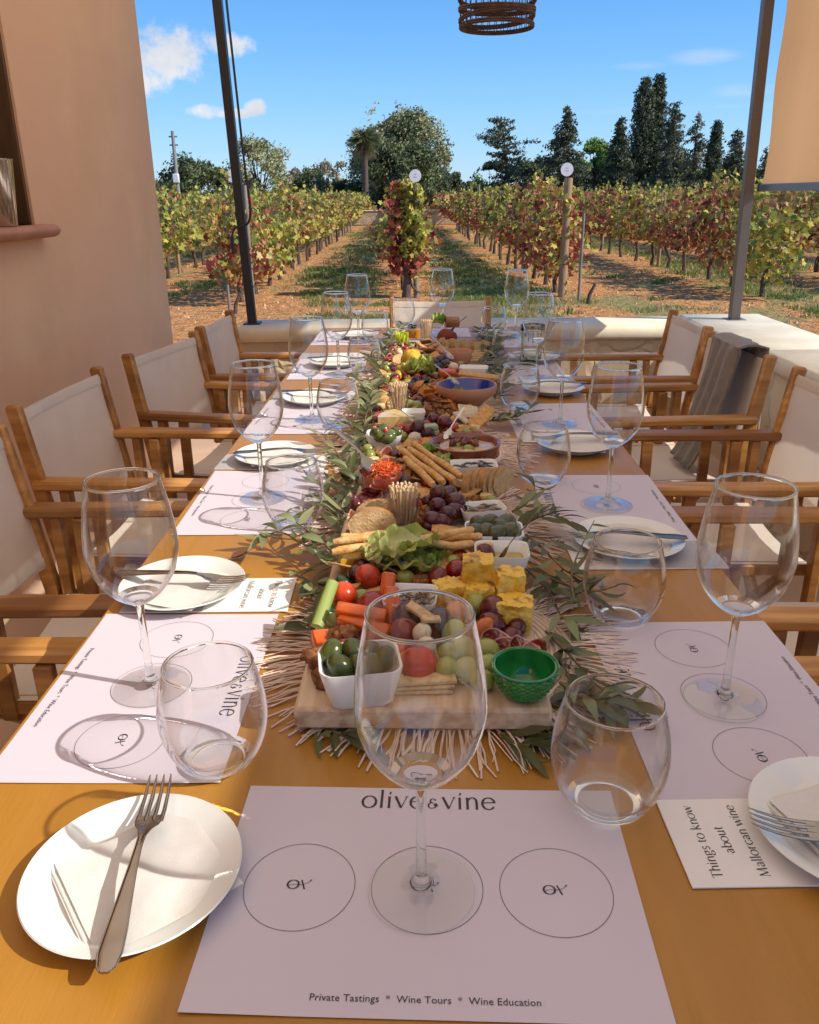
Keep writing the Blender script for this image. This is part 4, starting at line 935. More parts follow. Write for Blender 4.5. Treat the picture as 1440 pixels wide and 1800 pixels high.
def walnut(px, py, h, lab, s_=1.0, group=None):
    b = MB(); b.ell((0, 0, 0), (.018 * s_, .012 * s_, .009 * s_), 22, 14, .0065 * s_, 230 / s_, None, lambda d, q: mixc((.42, .20, .07), (.20, .08, .03), max(0, min(1, .5 + 2 * noise.noise(q * 150)))))
    small('walnut', lab, 'walnut', b, 'matte_food', F(px, py, h), (rnd.uniform(-.5, .5), rnd.uniform(-.4, .4), rnd.uniform(0, 6)), group, 80)
walnut(602, 1117, .020, 'walnut half behind the front olive bowl', 1.1); walnut(561, 1160, .008, 'walnut half left of the front olive bowl', 1.2); walnut(575, 1186, .008, 'walnut half in front of the bowl corner', 1.2)
# skewered cheese balls
for px, py, h, k in ((742, 1112, .030, 'upper'), (749, 1137, .026, 'lower')): blobfood('cheese_ball', k + ' white cheese ball on the skewer', 'cheese ball', F(px, py, h), (.0125, .0125, .011), (.80, .74, .60), blotch=(.74, .68, .52))
b = MB(); a0, a1 = F(735, 1075, .05), F(772, 1158, .020); b.tube([a0, a1], [.0013, .0005], 6); b.obj('skewer_tmp', 'pick') if False else small('cocktail_stick', 'cocktail stick through the white cheese balls', 'cocktail stick', b, 'pick', (0, 0, 0))
def cracker(px, py, h, sx_, sy_, sz, rot, lab, col=(.70, .54, .32), group=None, name='cracker'):
    b = MB(); b.box(0, 0, 0, sx_, sy_, sz, .0008); b.c = [jit(col, .08) for _ in b.v]; return small(name, lab, 'cracker' if name == 'cracker' else name.replace('_', ' '), b, 'matte_food', F(px, py, h), rot, group)
cracker(738, 1075, .047, .034, .012, .006, (.3, .3, -.6), 'knobbly pale cracker piece on top of the tomatoes'); cracker(757, 1088, .044, .024, .011, .005, (.2, .2, .3), 'pale cracker stub beside the plum tomato')
for k in range(3): cracker(733 + k * 3, 1210 - k * 8, .003 + k * .0055, .078, .020, .004, (0, 0, R(2 + k * 2)), ('bottom', 'middle', 'top')[k] + ' flat cracker of the little stack at the front of the near board')
for px, py, h, r in ((798, 1112, .025, .0145), (812, 1142, .022, .016), (856, 1142, .014, .0135), (786, 1176, .014, .014), (838, 1062, .018, .0145), (858, 1170, .012, .013), (820, 1178, .013, .015), (848, 1196, .010, .0125), (790, 1150, .020, .0135)):
    blobfood('green_grape', 'pale green grape in the pile left of the green bowl', 'grape', F(px, py, h), (r, r, r * 1.15), jit(GG, .12), None, 'green grapes by the green bowl', blotch=(.42, .42, .14))
for px, py, h, r, lab in ((868, 1070, .026, .0175, 'dark red grape in front of the tallest egg cube'), (866, 1100, .016, .016, 'dark red grape below the one touching the egg cubes'), (851, 975, .020, .016, 'dark red grape under the breadstick ends'), (862, 960, .020, .015, 'dark red grape beside the oil bowl')):
    blobfood('red_grape', lab, 'grape', F(px, py, h), (r, r, r * 1.2), jit((.12, .012, .03), .15), blotch=(.20, .03, .03))
blobfood('apricot', 'orange apricot half behind the wine glass rim', 'apricot', F(853, 1112, .012), (.018, .010, .02), (.68, .22, .03), (0, .2, .4)); blobfood('apricot', 'orange apricot half in the middle of the near board', 'apricot', F(806, 1080, .014), (.02, .016, .018), (.66, .25, .05), (0, .2, .4))
def cube(px, py, h, s_, rot, lab, seed):
    b = MB(); sx_, sy_, sz = s_; n = 9
    faces = []
    for a in range(3):
        for sg in (-1, 1):
            def fn(u, v):
                q = [0, 0, 0]; q[a] = sg * .5; q[(a + 1) % 3] = (u - .5); q[(a + 2) % 3] = (v - .5) * sg
                p = Vector((q[0] * sx_, q[1] * sy_, q[2] * sz)); k = 1 - .16 * (max(0, abs(q[0]) + abs(q[1]) + abs(q[2]) - 1.05)); p *= k
                return p + Vector((noise.noise(p * 90 + Vector((seed, 0, 0))), noise.noise(p * 90 + Vector((0, seed, 5))), noise.noise(p * 90 + Vector((9, 0, seed))))) * .0026 + Vector((noise.noise(p * 240), noise.noise(p * 240 + Vector((5, 5, 5))), noise.noise(p * 240 + Vector((9, 1, 2))))) * .0022
            b.m = 1 if (a == 2 and sg == 1) else 0; b.grid(fn, 14, 14)
    b.m = 0; small('omelette_cube', lab, 'omelette cube', b, ['frittata', 'browned'], F(px, py, h), rot, None, 60)
cube(903, 1078, .020, (.044, .040, .040), (0, .05, -.15), 'browned yellow omelette cube at the bottom right of the stack', 1); cube(895, 1034, .036, (.034, .034, .050), (.0, .03, .1), 'yellow omelette cube standing at the right of the stack', 2)
cube(841, 1014, .034, (.040, .034, .058), (.05, -.04, -.06), 'tallest omelette cube with scorched brown top', 3); cube(792, 1043, .016, (.042, .036, .032), (0, 0, .3), 'low omelette cube partly hidden by the glass rim', 4); cube(846, 1048, .018, (.04, .036, .034), (0, 0, -.2), 'omelette cube at the base of the tallest one', 5)
def salami(px, py, h, r, rot, lab):
    b = MB()
    def fn(u, v): a = 2 * PI * v; rr = r * u; x, y = rr * math.cos(a), rr * math.sin(a); return (x, y * .8, .010 * (x / r) ** 2 + .0035 * math.sin(a * 3 + h * 99) * u)
    b.grid(fn, 8, 28, lambda u, v: (.74, .58, .50) if u > .93 else mixc((.26, .045, .035), (.50, .24, .19), 1 if noise.noise(Vector((u * 9 * math.cos(6.28 * v), u * 9 * math.sin(6.28 * v), h * 50))) > .22 else 0)); small('salami_slice', lab, 'salami', b, 'food', F(px, py, h), rot, None, 180)
salami(868, 1128, .018, .020, (1.0, .3, .2), 'folded salami slice nearest the grapes'); salami(893, 1142, .014, .019, (.9, -.2, -.3), 'curled salami slice in the middle of the row'); salami(915, 1140, .014, .019, (.8, .4, .3), 'curled salami slice behind the green bowl'); salami(938, 1146, .010, .017, (.7, -.4, .5), 'curled salami slice at the right edge of the board')
c = F(722, 1046, .035); square_bowl('white square bowl of anchovies behind the wine glass rim', c, .068, .062, .036, R(-5))
b = MB(); rr = random.Random(5)
for k in range(34):
    p = Vector((rr.uniform(-.022, .022), rr.uniform(-.019, .019), .024 + rr.uniform(0, .007))); a = rr.uniform(0, 6.28); b.col = jit((.16, .11, .085), .5, rr)
    b.tube([p + Vector((math.cos(a + .5 * q) * .006 * q, math.sin(a + .5 * q) * .006 * q, .002 * math.sin(q))) for q in range(4)], [.0009, .0016, .0014, .0005], 5, cols=[b.col] * 4)
small('anchovies', 'brown marinated anchovy pieces filling the square bowl', 'anchovies', b, 'food', (c.x, c.y, BT), 0)
# yellow pineapple wedge
b = MB(); b.slab([(-.035, -.02), (.035, -.018), (.03, .022), (-.01, .028)], 0, .018); b.c = [jit((.66, .42, .05), .1) for _ in b.v]; small('cheese_wedge', 'yellow cheese wedge at the left under the breadsticks', 'cheese', b, 'food', F(636, 990, .004), .3)
# breadsticks
def stick(p, q, r, lab, grp=None):
    b = MB(); n = 22; pts = []; rs = []; sd_ = rnd.uniform(0, 99)
    for i in range(n + 1):
        u = i / n; c_ = p.lerp(q, u); pts.append(c_ + Vector((0, 0, .0012 * math.sin(u * 9 + sd_))) + Vector((0, .0015 * math.sin(u * 7 + sd_), 0))); rs.append(r * (1 + .10 * noise.noise(Vector((u * 9, sd_, 0)))) * (1 if 0 < i < n else .72))
    b.tube(pts, rs, 10); b.c = [mixc((.70, .42, .15), (.78, .56, .28), max(0, min(1, .5 + 1.5 * noise.noise(v * 60)))) for v in b.v]; small('breadstick', lab, 'breadstick', b, 'matte_food', (0, 0, 0), 0, grp)
stick(F(584, 972, .034), F(850, 930, .046), .0062, 'breadstick on top of the front bundle, running up to the right'); stick(F(586, 952, .032), F(748, 943, .034), .0060, 'breadstick at the back left of the front bundle'); stick(F(600, 943, .034), F(720, 938, .034), .0055, 'thin breadstick at the very back of the front bundle')
stick(F(735, 948, .036), F(848, 942, .040), .0060, 'short breadstick in the middle of the front bundle'); stick(F(752, 958, .032), F(833, 958, .034), .0062, 'short breadstick lying in front of the bundle'); stick(F(790, 962, .028), F(866, 960, .030), .0058, 'lowest breadstick at the right of the front bundle')
# lettuce
def lettuce(cx_, s_, lab, cg=(.30, .42, .06), cp_=(.62, .62, .26), n=6, seed=0, rot=0, hscale=1.0):
    b = MB(); rr = random.Random(seed)
    for k in range(n):
        a = rr.uniform(-.7, .7); ln_ = s_ * rr.uniform(.75, 1.1); wd = s_ * rr.uniform(.35, .55); tilt = rr.uniform(.15, .9); off = Vector((rr.uniform(-.2, .2) * s_, rr.uniform(-.2, .2) * s_, 0)); ph = rr.uniform(0, 9)
        def fn(u, v):
            vv = (v - .5) * 2; w_ = wd * math.sin(PI * min(1, u * .85 + .12)) ** .7; x = (u - .5) * ln_; y = vv * w_ * .8 + .05 * s_ * abs(vv) * math.sin(u * 21 + ph)
            z = tilt * s_ * .35 * (abs(vv) ** 2) * hscale + .10 * s_ * math.sin(u * PI) + s_ * .07 * abs(vv) ** 1.5 * math.sin(u * 17 + vv * 5 + ph) + s_ * .03 * u ** 3 * math.sin(vv * 11 + ph) + .06 * s_ * noise.noise(Vector((u * 9, v * 9, ph))) + .02 * s_ * noise.noise(Vector((u * 25, v * 25, ph)))
            p = Vector((x, y, z + k * s_ * .035)); return Matrix.Rotation(a, 3, 'Z') @ p + off
        b.grid(fn, 30, 30, lambda u, v: mixc(cp_, cg, min(1, max(0, (abs(v - .5) * 2.2 + u * .6 - .35 + .25 * noise.noise(Vector((u * 8, v * 8, ph))))))))
    small('lettuce', lab, 'lettuce', b, 'lettuce', cx_, rot, None, 180)
lettuce(F(706, 992, .016), .088, 'large ruffled light green lettuce leaves behind the seed bowl', seed=3, n=8, rot=.2, hscale=.6, cg=(.36, .42, .07), cp_=(.70, .68, .34)); lettuce(F(750, 992, .010), .05, 'small green lettuce leaves at the right of the large lettuce', seed=4, n=5, rot=1.2, cg=(.16, .30, .04))
# bread piece
def bread(px, py, h, r, rot, lab, seed=0, th_=.03, grp=None):
    b = MB(); n = 30; rx, ry = r
    prof = [(rx * math.cos(2 * PI * i / n) * (1 + .07 * noise.noise(Vector((math.cos(2 * PI * i / n) * 2, math.sin(2 * PI * i / n) * 2, seed)))), ry * math.sin(2 * PI * i / n) * (1 + .09 * noise.noise(Vector((math.sin(2 * PI * i / n) * 2, seed, 1))))) for i in range(n)]
    b.slab(prof, -th_ / 2, th_ / 2, 1); vs = b.v
    for i in range(len(vs)): vs[i] = vs[i] + Vector((0, 0, .002 * noise.noise(vs[i] * 90)))
    small('bread_slice', lab, 'bread slice', b, ['crumb', 'crust'], F(px, py, h), rot, grp, 60)
bread(655, 922, .030, (.038, .026), (R(78), 0, R(4)), 'rustic bread slice standing left of the front toothpick glass', 1); bread(668, 906, .030, (.038, .027), (R(74), 0, R(-8)), 'rustic bread slice behind the one beside the toothpick glass', 2, .02)
for k in range(7): bread(826 + k * 11, 850 - (k % 3) - k * .8, .024, (.030, .025), (R(90), R(0), R(68 - k * 4)), 'slice of pale bread in the leaning row, right side of the second board', k + 5, .012, 'bread slices leaning in a row') if k < 6 else None
# toothpick glasses
def pick_glass(px, py, lab, s_=1.0, seed=0, nn=34):
    c = at(px, py, BT); t = thing('toothpick_glass', lab, 'shot glass', (c.x, c.y, BT + .0006)); b = MB(); H = .066 * s_
    b.lathe([(0, 0), (.0175 * s_, 0), (.0185 * s_, .003), (.0262 * s_, H - .001), (.0257 * s_, H), (.0250 * s_, H - .001), (.0165 * s_, .009), (0, .008)], 32); b.obj('tumbler_body', 'glass', t, ang=60); rr = random.Random(seed)
    b0 = MB(); b0.tube([(0, 0, 0), (0, 0, .064 * s_)], [.0011, .00135], 6); b0.tube([(0, 0, .064 * s_), (0, 0, .066 * s_), (0, 0, .069 * s_), (0, 0, .0705 * s_)], [.0012, .0022, .0022, .0012], 6); first = None
    for k in range(nn):
        a = 2.399 * k; r0 = .0135 * s_ * math.sqrt((k + .5) / nn); r1 = .0225 * s_ * math.sqrt((k + .5) / nn); p0 = Vector((c.x + r0 * math.cos(a), c.y + r0 * math.sin(a), BT + .0105)); p1 = Vector((c.x + r1 * math.cos(a + .12), c.y + r1 * math.sin(a + .12), BT + .07 * s_)); d = (p1 - p0).normalized(); rt = d.to_track_quat('Z', 'Y').to_euler()
        if first is None: first = b0.obj('toothpick', 'pick', None); tag(first, 'pale wooden toothpick in the ' + lab.split(',')[0].replace('small clear glass full of toothpicks', 'toothpick glass'), 'toothpick', 'toothpicks in the ' + str(seed) + ' glass'); first['group'] = 'toothpicks, ' + lab; o = first
        else: o = first.copy(); C.objects.link(o)
        o.location = p0 + d * rr.uniform(0, .004); o.rotation_euler = rt
pick_glass(711, 938, 'small clear glass full of toothpicks at the back of the near board', 1.0, 1); pick_glass(702, 732, 'small clear glass full of toothpicks in the middle of the table', 1.0, 2); pick_glass(750, 600, 'small clear glass full of toothpicks at the far end', .95, 3, 24)
# white bowls on the right
c = F(882, 972, .03); square_bowl('white square bowl of golden oil with a spoon, right edge of the near board', c, .078, .062, .036, R(-2)); b = MB(); b.box(0, 0, .020, .060, .046, .002); small('oil', 'golden olive oil in the white square bowl', 'oil', b, 'oil', (c.x, c.y, BT), R(-2))
c = F(868, 940, .03); square_bowl('white square bowl of dull green olives behind the oil bowl', c, .088, .066, .040, R(-3))
for px, py in ((843, 922), (862, 918), (880, 926), (855, 934), (874, 938), (895, 934), (838, 935), (890, 918)): olive(px, py, .040, 'dull green olive in the white square bowl behind the oil bowl', 'olives in the bowl behind the oil', 1.15, jit((.12, .12, .04), .2))
def spoon_at(lab, tip, end, m='steel', name='spoon', L_=.15):
    o = make_spoon(name, lab, m, L_); d = tip - end; o.location = end; o.rotation_euler = (0, -math.atan2(d.z, math.hypot(d.x, d.y)), math.atan2(d.y, d.x)); o.scale = (d.length / .152 * (.15 / L_),) * 3; return o
spoon_at('small steel spoon standing in the oil bowl', F(876, 985, .024), F(935, 912, .085))
for px, py, h, r in ((772, 868, .035, .0155), (790, 868, .036, .0145), (800, 882, .032, .016), (770, 890, .030, .015), (800, 898, .022, .015), (760, 915, .022, .016), (778, 918, .018, .014), (756, 926, .014, .0135), (812, 892, .018, .014), (786, 905, .024, .015)):
    blobfood('red_grape', 'dark purple red grape in the bunch behind the front toothpick glass', 'grape', F(px, py, h), (r, r, r * 1.15), jit((.09, .01, .02), .2), None, 'purple grapes behind the toothpick glass', blotch=(.15, .02, .03))
b = MB(); b.tube([F(776, 880, .03), F(780, 866, .05), F(777, 850, .062)], [.0015, .0013, .0018], 6); b.c = [(.22, .20, .05)] * len(b.v); small('grape_stem', 'thin green stem standing out of the purple grapes', 'grape stem', b, 'matte_food', (0, 0, 0))  # stem of the purple grapes, built as its own object
c = F(848, 892, .028); square_bowl('white dish of grey marinated anchovies right of the purple grapes', c, .075, .05, .030, R(12))
def strips(lab, cx_, n, sx_, sy_, z, col, seed, name='anchovies', cat='anchovies', l=.03):
    b = MB(); rr = random.Random(seed)
    for k in range(n):
        p = Vector((rr.uniform(-sx_, sx_), rr.uniform(-sy_, sy_), z + rr.uniform(0, .008))); a = rr.uniform(-.6, .6); cl = jit(col, .3, rr)
        b.tube([p + Vector((math.cos(a) * l * (q / 5 - .5), math.sin(a) * l * (q / 5 - .5) + .003 * math.sin(q * 1.7 + k), .002 * math.sin(q + k))) for q in range(6)], [.001, .0028, .0034, .0033, .0026, .001], 6, flat=.5, cols=[cl] * 6)
    small(name, lab, cat, b, 'food', (cx_.x, cx_.y, BT), R(12), None, 180)
strips('grey brown anchovy fillets heaped on the white dish', c, 14, .02, .012, .020, (.26, .18, .12), 3)
for px, py, k in ((650, 880, 0), (668, 866, 1), (655, 868, 2)): salami(px, py, .014 + .004 * k, .026, (.5, .3 * k - .2, k), 'dark cured ham slice at the left of the second board, ' + ('lowest', 'middle', 'uppermost')[k])
blobfood('fig', 'dark brown fig half in front of the grated carrot glass', 'fig', F(708, 852, .020), (.020, .018, .016), (.08, .035, .03)); blobfood('cheese_ball', 'small cream cheese ball beside the fig', 'cheese ball', F(732, 857, .012), .010, (.70, .58, .42))
cracker(744, 868, .02, .05, .03, .005, (.3, .1, .3), 'golden cracker leaning behind the purple grapes', (.66, .42, .18)); cracker(757, 874, .012, .05, .03, .005, (.2, .3, .8), 'golden cracker lying below the leaning one', (.62, .38, .16))
# grated carrot in a glass bowl
c = F(672, 850, .02); t = thing('glass_bowl', 'clear straight sided glass bowl of grated carrot on the left', 'bowl', (c.x, c.y, BT + .0006)); b = MB(); b.lathe([(0, 0), (.032, 0), (.037, .004), (.0425, .052), (.0418, .053), (.041, .052), (.035, .007), (0, .006)], 44); b.obj('dish', 'glass', t, ang=60)
b = MB(); rr = random.Random(9); b.lathe([(0, .0065), (.033, .0075), (.0385, .038), (.03, .044), (0, .048)], 30); b.c = [(.62, .13, .03)] * len(b.v)
for k in range(420):
    a = rr.uniform(0, 6.28); r = .036 * math.sqrt(rr.random()); p = Vector((r * math.cos(a), r * math.sin(a), .045 + .010 * (1 - (r / .036) ** 2) + rr.uniform(-.003, .003))); d = Vector((rr.uniform(-1, 1), rr.uniform(-1, 1), rr.uniform(-.4, .5))).normalized() * .006; cl = jit((.78, .17, .02), .25, rr)
    b.tube([p - d, p + Vector((0, 0, .001)), p + d], [.0007, .0010, .0006], 4, cols=[cl] * 3)
small('grated_carrot', 'bright orange grated carrot heaped in the glass bowl', 'carrot salad', b, 'food', (c.x, c.y, BT + .0006), 0, None, 70)
spoon_at('steel spoon leaning out of the grated carrot bowl to the left', F(665, 832, .05), F(588, 752, .10)); 
for k, (a_, b_) in enumerate((((718, 788), (800, 846)), ((706, 792), (780, 848)), ((726, 780), (812, 838)), ((712, 805), (762, 852)))): stick(F(*a_, .030), F(*b_, .034), .0068, 'breadstick in the slanting bundle right of the grated carrot, ' + ('second from the right', 'third from the right', 'rightmost', 'leftmost')[k])
lettuce(F(752, 796, .016), .05, 'small bright green lettuce leaf beside the slanting breadsticks', seed=8, n=4, rot=1.0, cg=(.22, .40, .04)); lettuce(F(780, 806, .014), .042, 'pale pointed lettuce leaf behind the slanting breadsticks', seed=9, n=3, rot=1.6, cg=(.36, .46, .14))
for px, py, lab in ((806, 788, 'left'), (823, 794, 'right')): blobfood('green_grape', 'pale green grape in front of the clay dish, %s one' % lab, 'grape', F(px, py, .018), .0155, (.32, .38, .09))
blobfood('apricot', 'orange dried apricot in front of the clay dish', 'apricot', F(788, 800, .014), (.018, .014, .016), (.55, .16, .03))
c = F(833, 820, .02); square_bowl('white dish of dark marinated vegetables behind the bread row', c, .09, .055, .026, R(3)); strips('dark marinated vegetable strips on the white dish', c, 12, .028, .012, .018, (.12, .06, .035), 5, 'marinated_vegetables', 'vegetables')
# clay dish
c = F(818, 786, .02); round_bowl('clay_dish', 'wide shallow reddish brown clay dish of dip on the right', c, .073, .032, 'brown_glaze', base=.85, th_=.005)
b = MB(); b.ell((0, 0, .018), (.063, .063, .010), 28, 10, .006, 60); b.c = [jit((.68, .52, .32), .06) for _ in b.v]; small('dip', 'beige creamy dip in the clay dish', 'dip', b, 'food', (c.x, c.y, BT), 0, None, 180)
rr = random.Random(4)
for k in range(12):
    a = rr.uniform(0, 6.28); r = .035 * math.sqrt(rr.random()); blobfood('caramelised_onion', 'reddish brown garnish lump on the beige dip', 'garnish', Vector((c.x - .008 + r * math.cos(a), c.y + r * math.sin(a), BT + .032)), (.010, .008, .006), jit((.24, .07, .03), .3, rr), None, 'garnish lumps on the beige dip', nz=.003, ns=200)
spoon_at('clear plastic spoon standing in the clay dish', F(782, 772, .03), F(815, 716, .085), 'porcelain')
c = F(676, 772, .02); square_bowl('white square bowl of mixed olives at the left of the third board', c, .078, .055, .034, R(-3))
for px, py in ((660, 762), (672, 756), (686, 764), (696, 760), (668, 768), (682, 770)): olive(px, py, .036, 'green olive in the white square bowl left of the cheese ball', 'olives in the bowl on the left middle', 1.1, jit((.16, .20, .04), .25))
blobfood('pepper_piece', 'small red pepper piece on the olives at the left', 'pepper', F(678, 759, .044), (.008, .006, .006), (.6, .05, .02))
for px, py, h, r, cl, lab in ((736, 752, .026, .019, (.12, .02, .02), 'dark red tomato behind the small white cheese ball'), (752, 762, .018, .016, (.09, .03, .035), 'dark purple tomato at the rim of the clay dish'), (717, 756, .02, .013, (.30, .03, .02), 'red tomato piece left of the dark one'), (782, 744, .022, .018, (.16, .012, .015), 'deep red tomato behind the clay dish'), (762, 738, .02, .016, (.14, .012, .015), 'deep red tomato beside the walnut pile')): blobfood('tomato', lab, 'tomato', F(px, py, h), r, cl)
blobfood('cheese_ball', 'small white cheese ball between the olives and the clay dish', 'cheese ball', F(729, 771, .018), .015, (.76, .66, .54))
carrot(750, 776, .014, .03, .018, (.2, 0, .4), 'small orange carrot piece by the clay dish'); carrot(740, 779, .012, .022, .014, (.2, 0, 1.4), 'tiny orange carrot piece by the small cheese ball')
b = MB(); b.box(0, 0, 0, .03, .022, .014, .002); b.c = [(.45, .55, .32)] * len(b.v); small('cucumber_piece', 'pale green cucumber piece behind the dark tomatoes', 'cucumber', b, 'food', F(757, 751, .03), .2)
b = MB(); n_ = 16; b.slab([(0, 0)] + [(.085 * math.cos(R(20 + 60 * i / n_)), .085 * math.sin(R(20 + 60 * i / n_))) for i in range(n_ + 1)], 0, .034); b.c = [(.72, .58, .30)] * len(b.v); small('cheese_wedge', 'tall pale cream cheese wedge at the left of the third board', 'cheese', b, 'food', F(730, 757, .002), R(105))
c = F(727, 728, .02); square_bowl('small white square bowl beside the walnut pile', c, .056, .05, .028, R(4))
spoon_at('gold coloured spoon resting from the small white bowl', F(727, 742, .03), F(702, 718, .05))
for px, py, h in ((756, 722, .02), (768, 716, .026), (776, 728, .02), (762, 732, .014), (782, 718, .016), (750, 728, .012), (770, 705, .03), (785, 708, .02), (742, 690, .018), (752, 684, .018), (732, 686, .014)): walnut(px, py, h, 'walnut half in the pile at the middle of the third board', .95, 'walnuts piled on the third board')
rr = random.Random(12)
for k in range(30): 
    u = rr.random(); px, py = lerp(738, 812, u) + rr.uniform(-6, 6), lerp(682, 722, u * .8) + rr.uniform(-9, 9); cracker(px, py, .012 + .016 * rr.random(), .034, .030, .0022, (rr.uniform(-.8, .8), rr.uniform(-.8, .8), rr.uniform(0, 6)), 'wavy orange corn chip in the heap on the third board', jit((.68, .34, .10), .15, rr), 'corn chips heaped on the third board', 'corn_chip')
for px, py, k in ((838, 742, 0), (846, 735, 1), (853, 728, 2)): cracker(px, py, .016 + .004 * k, .055, .030, .006, (.5, -.45, .6 + .2 * k), 'golden toast slice leaning at the right edge, ' + ('front', 'middle', 'rear') [k] + ' one', (.66, .40, .16), None, 'toast_slice')
for px, py, k in ((824, 724, 0), (812, 734, 1)): cracker(px, py, .024, .05, .04, .006, (.6, .2, .3 + k), ('upper', 'lower')[k] + ' cream cheese slice beside the toast slices', (.72, .62, .46), None, 'cheese_slice')
for px, py in ((720, 712), (733, 714)): blobfood('green_grape', 'pale green grape beside the middle toothpick glass', 'grape', F(px, py, .018), .0145, (.34, .38, .12), None, 'two grapes by the middle toothpick glass')
lettuce(F(808, 700, .016), .05, 'bright green pepper and endive leaves below the blue lined bowl', seed=11, n=4, rot=.3, cg=(.42, .50, .05), cp_=(.62, .62, .25))
c = F(820, 692, .03); round_bowl('clay_bowl', 'deep terracotta bowl with blue glazed inside', c, .078, .056, 'terracotta', 'blue_glaze', base=.5, th_=.005)
spoon_at('steel spoon resting in the blue lined bowl', F(806, 676, .05), F(764, 640, .09))
for px, py in ((725, 676), (738, 674), (748, 670), (732, 668)): blobfood('blackberry', 'small black fruit in the row before the second lettuce', 'fruit', F(px, py, .014), .012, (.02, .012, .02), None, 'black fruit before the second lettuce', nz=.002, ns=250)
salami(768, 678, .014, .024, (.3, .4, 0), 'white edged salami slice left of the blue lined bowl'); salami(758, 686, .012, .022, (.3, -.3, 1), 'salami slice beside the white edged one')
lettuce(F(738, 656, .014), .085, 'pale green lettuce heart on the third board', seed=14, n=7, rot=.2, cg=(.36, .42, .08), cp_=(.60, .58, .22))
blobfood('yellow_cheese', 'round knobbly bright yellow cheese ball standing on the left', 'cheese', F(724, 634, .034), (.034, .034, .036), (.72, .52, .06), (0, 0, 0), None, 'matte_food', .004, 90, blotch=(.62, .38, .04))
for px, py, h in ((704, 650, .018), (700, 660, .012), (712, 658, .01)): blobfood('yellow_tomato', 'yellow tomato below the yellow cheese ball', 'tomato', F(px, py, h), (.018, .016, .014), (.68, .46, .05), None, 'yellow tomatoes on the left')
bread(700, 634, .018, (.024, .02), (R(70), 0, .6), 'small bread slice left of the yellow cheese ball', 31, .012)
c = F(833, 653, .02); square_bowl('white square bowl behind the blue lined bowl', c, .085, .06, .034, R(-6)); cracker(842, 660, .05, .11, .035, .007, (.1, .1, -.15), 'long golden toast laid across the white bowl', (.66, .42, .18), None, 'toast_slice')
carrot(786, 655, .024, .05, .024, (.2, 0, .3), 'orange carrot piece beside the far white bowl'); blobfood('cheese_ball', 'white cheese ball on the orange carrot', 'cheese ball', F(797, 645, .034), (.013, .013, .015), (.78, .68, .54))
for k, (px, py) in enumerate(((764, 640), (774, 634), (783, 642), (770, 648))): blobfood('plum', 'very dark plum in the shaded pile at the far middle', 'plum', F(px, py, .02), .017, (.05, .012, .015), None, 'dark plums at the far middle')
c = F(806, 628, .02); round_bowl('clay_pot', 'small terracotta pot between the far bread slices', c, .044, .042, 'terracotta', base=.75)
spoon_at('long steel spoon leaning into the small terracotta pot', F(796, 632, .05), F(757, 588, .11))
rr = random.Random(21)
for k in range(9): bread(778 + k * 9, 606 + .6 * k + (k % 2) * 3, .024, (.026, .024), (R(80), 0, R(70 - 4 * k)), 'round bread slice in the row across the far board', 40 + k, .012, 'bread slices in a row on the far board')
for k in range(7): cracker(736 + k * 6.5, 616 - (k % 3) * 8, .02 + .006 * (k % 3), .05, .036, .005, (.5 * (k % 2) - .2, .4, k * .7), 'brown toasted cracker in the heap on the far board', (.56, .34, .16), 'toasted crackers on the far board')
for k in range(5): cracker(828 + k * 4, 634 - k * 4, .01 + .004 * k, .05, .012, .008, (0, 0, .1 * k), 'pale finger biscuit stacked at the right of the far board', (.66, .48, .26), 'finger biscuits on the far board', 'biscuit')
lettuce(F(709, 603, .024), .052, 'brightly sunlit yellow green endive leaf at the far left', seed=17, n=5, rot=1.3, cg=(.60, .68, .04), cp_=(.72, .76, .20), hscale=1.8); blobfood('pepper_piece', 'thin red chilli poking out at the far left', 'chilli', F(686, 630, .01), (.026, .006, .006), (.62, .06, .02), (0, 0, .1)); blobfood('cheese_ball', 'white cheese ball left of the toasted crackers', 'cheese ball', F(702, 620, .02), .012, (.78, .68, .54))
cracker(730, 603, .014, .05, .016, .016, (0, 0, .1), 'pale green cucumber stick beside the endive leaf', (.50, .56, .34), None, 'cucumber_stick')
blobfood('chutney', 'dark red chutney mound at the far end', 'chutney', F(786, 592, .022), (.036, .034, .028), (.28, .06, .03), (0, 0, 0), None, 'matte_food', .006, 90); spoon_at('dark handled fork stuck in the red chutney', F(790, 584, .05), F(820, 556, .10), 'black_metal', 'serving_fork')
lettuce(F(770, 570, .02), .06, 'green curly lettuce at the far end beside the brown roll', seed=19, n=5, rot=.2, cg=(.20, .34, .05), hscale=1.6)
b = MB(); b.tube([(-.03, 0, 0), (-.026, 0, 0), (.026, 0, 0), (.03, 0, 0)], [.016, .022, .022, .018], 20, cols=[(.32, .14, .05), (.32, .14, .05), (.50, .26, .08), (.72, .50, .20)]); small('cheese_log', 'brown coated cheese log at the far end', 'cheese log', b, 'food', F(795, 566, .026), .1)
c = F(727, 586, .02); t = thing('glass_jar', 'small glass of yellow sauce topped with herbs at the far end', 'jar', (c.x, c.y, BT)); b = MB(); b.lathe([(0, 0), (.028, 0), (.032, .045), (.031, .046), (.028, .004), (0, .004)], 28); b.obj('jar_body', 'glass', t); b = MB(); b.lathe([(0, .005), (.027, .005), (.029, .036), (0, .038)], 24); b.c = [(.75, .36, .03)] * len(b.v); small('sauce', 'yellow orange sauce in the small far glass', 'sauce', b, 'food', (c.x, c.y, BT))
strips('dark herb leaves on the yellow sauce', c, 16, .016, .016, .042, (.06, .08, .03), 7, 'herbs', 'herbs', .02)

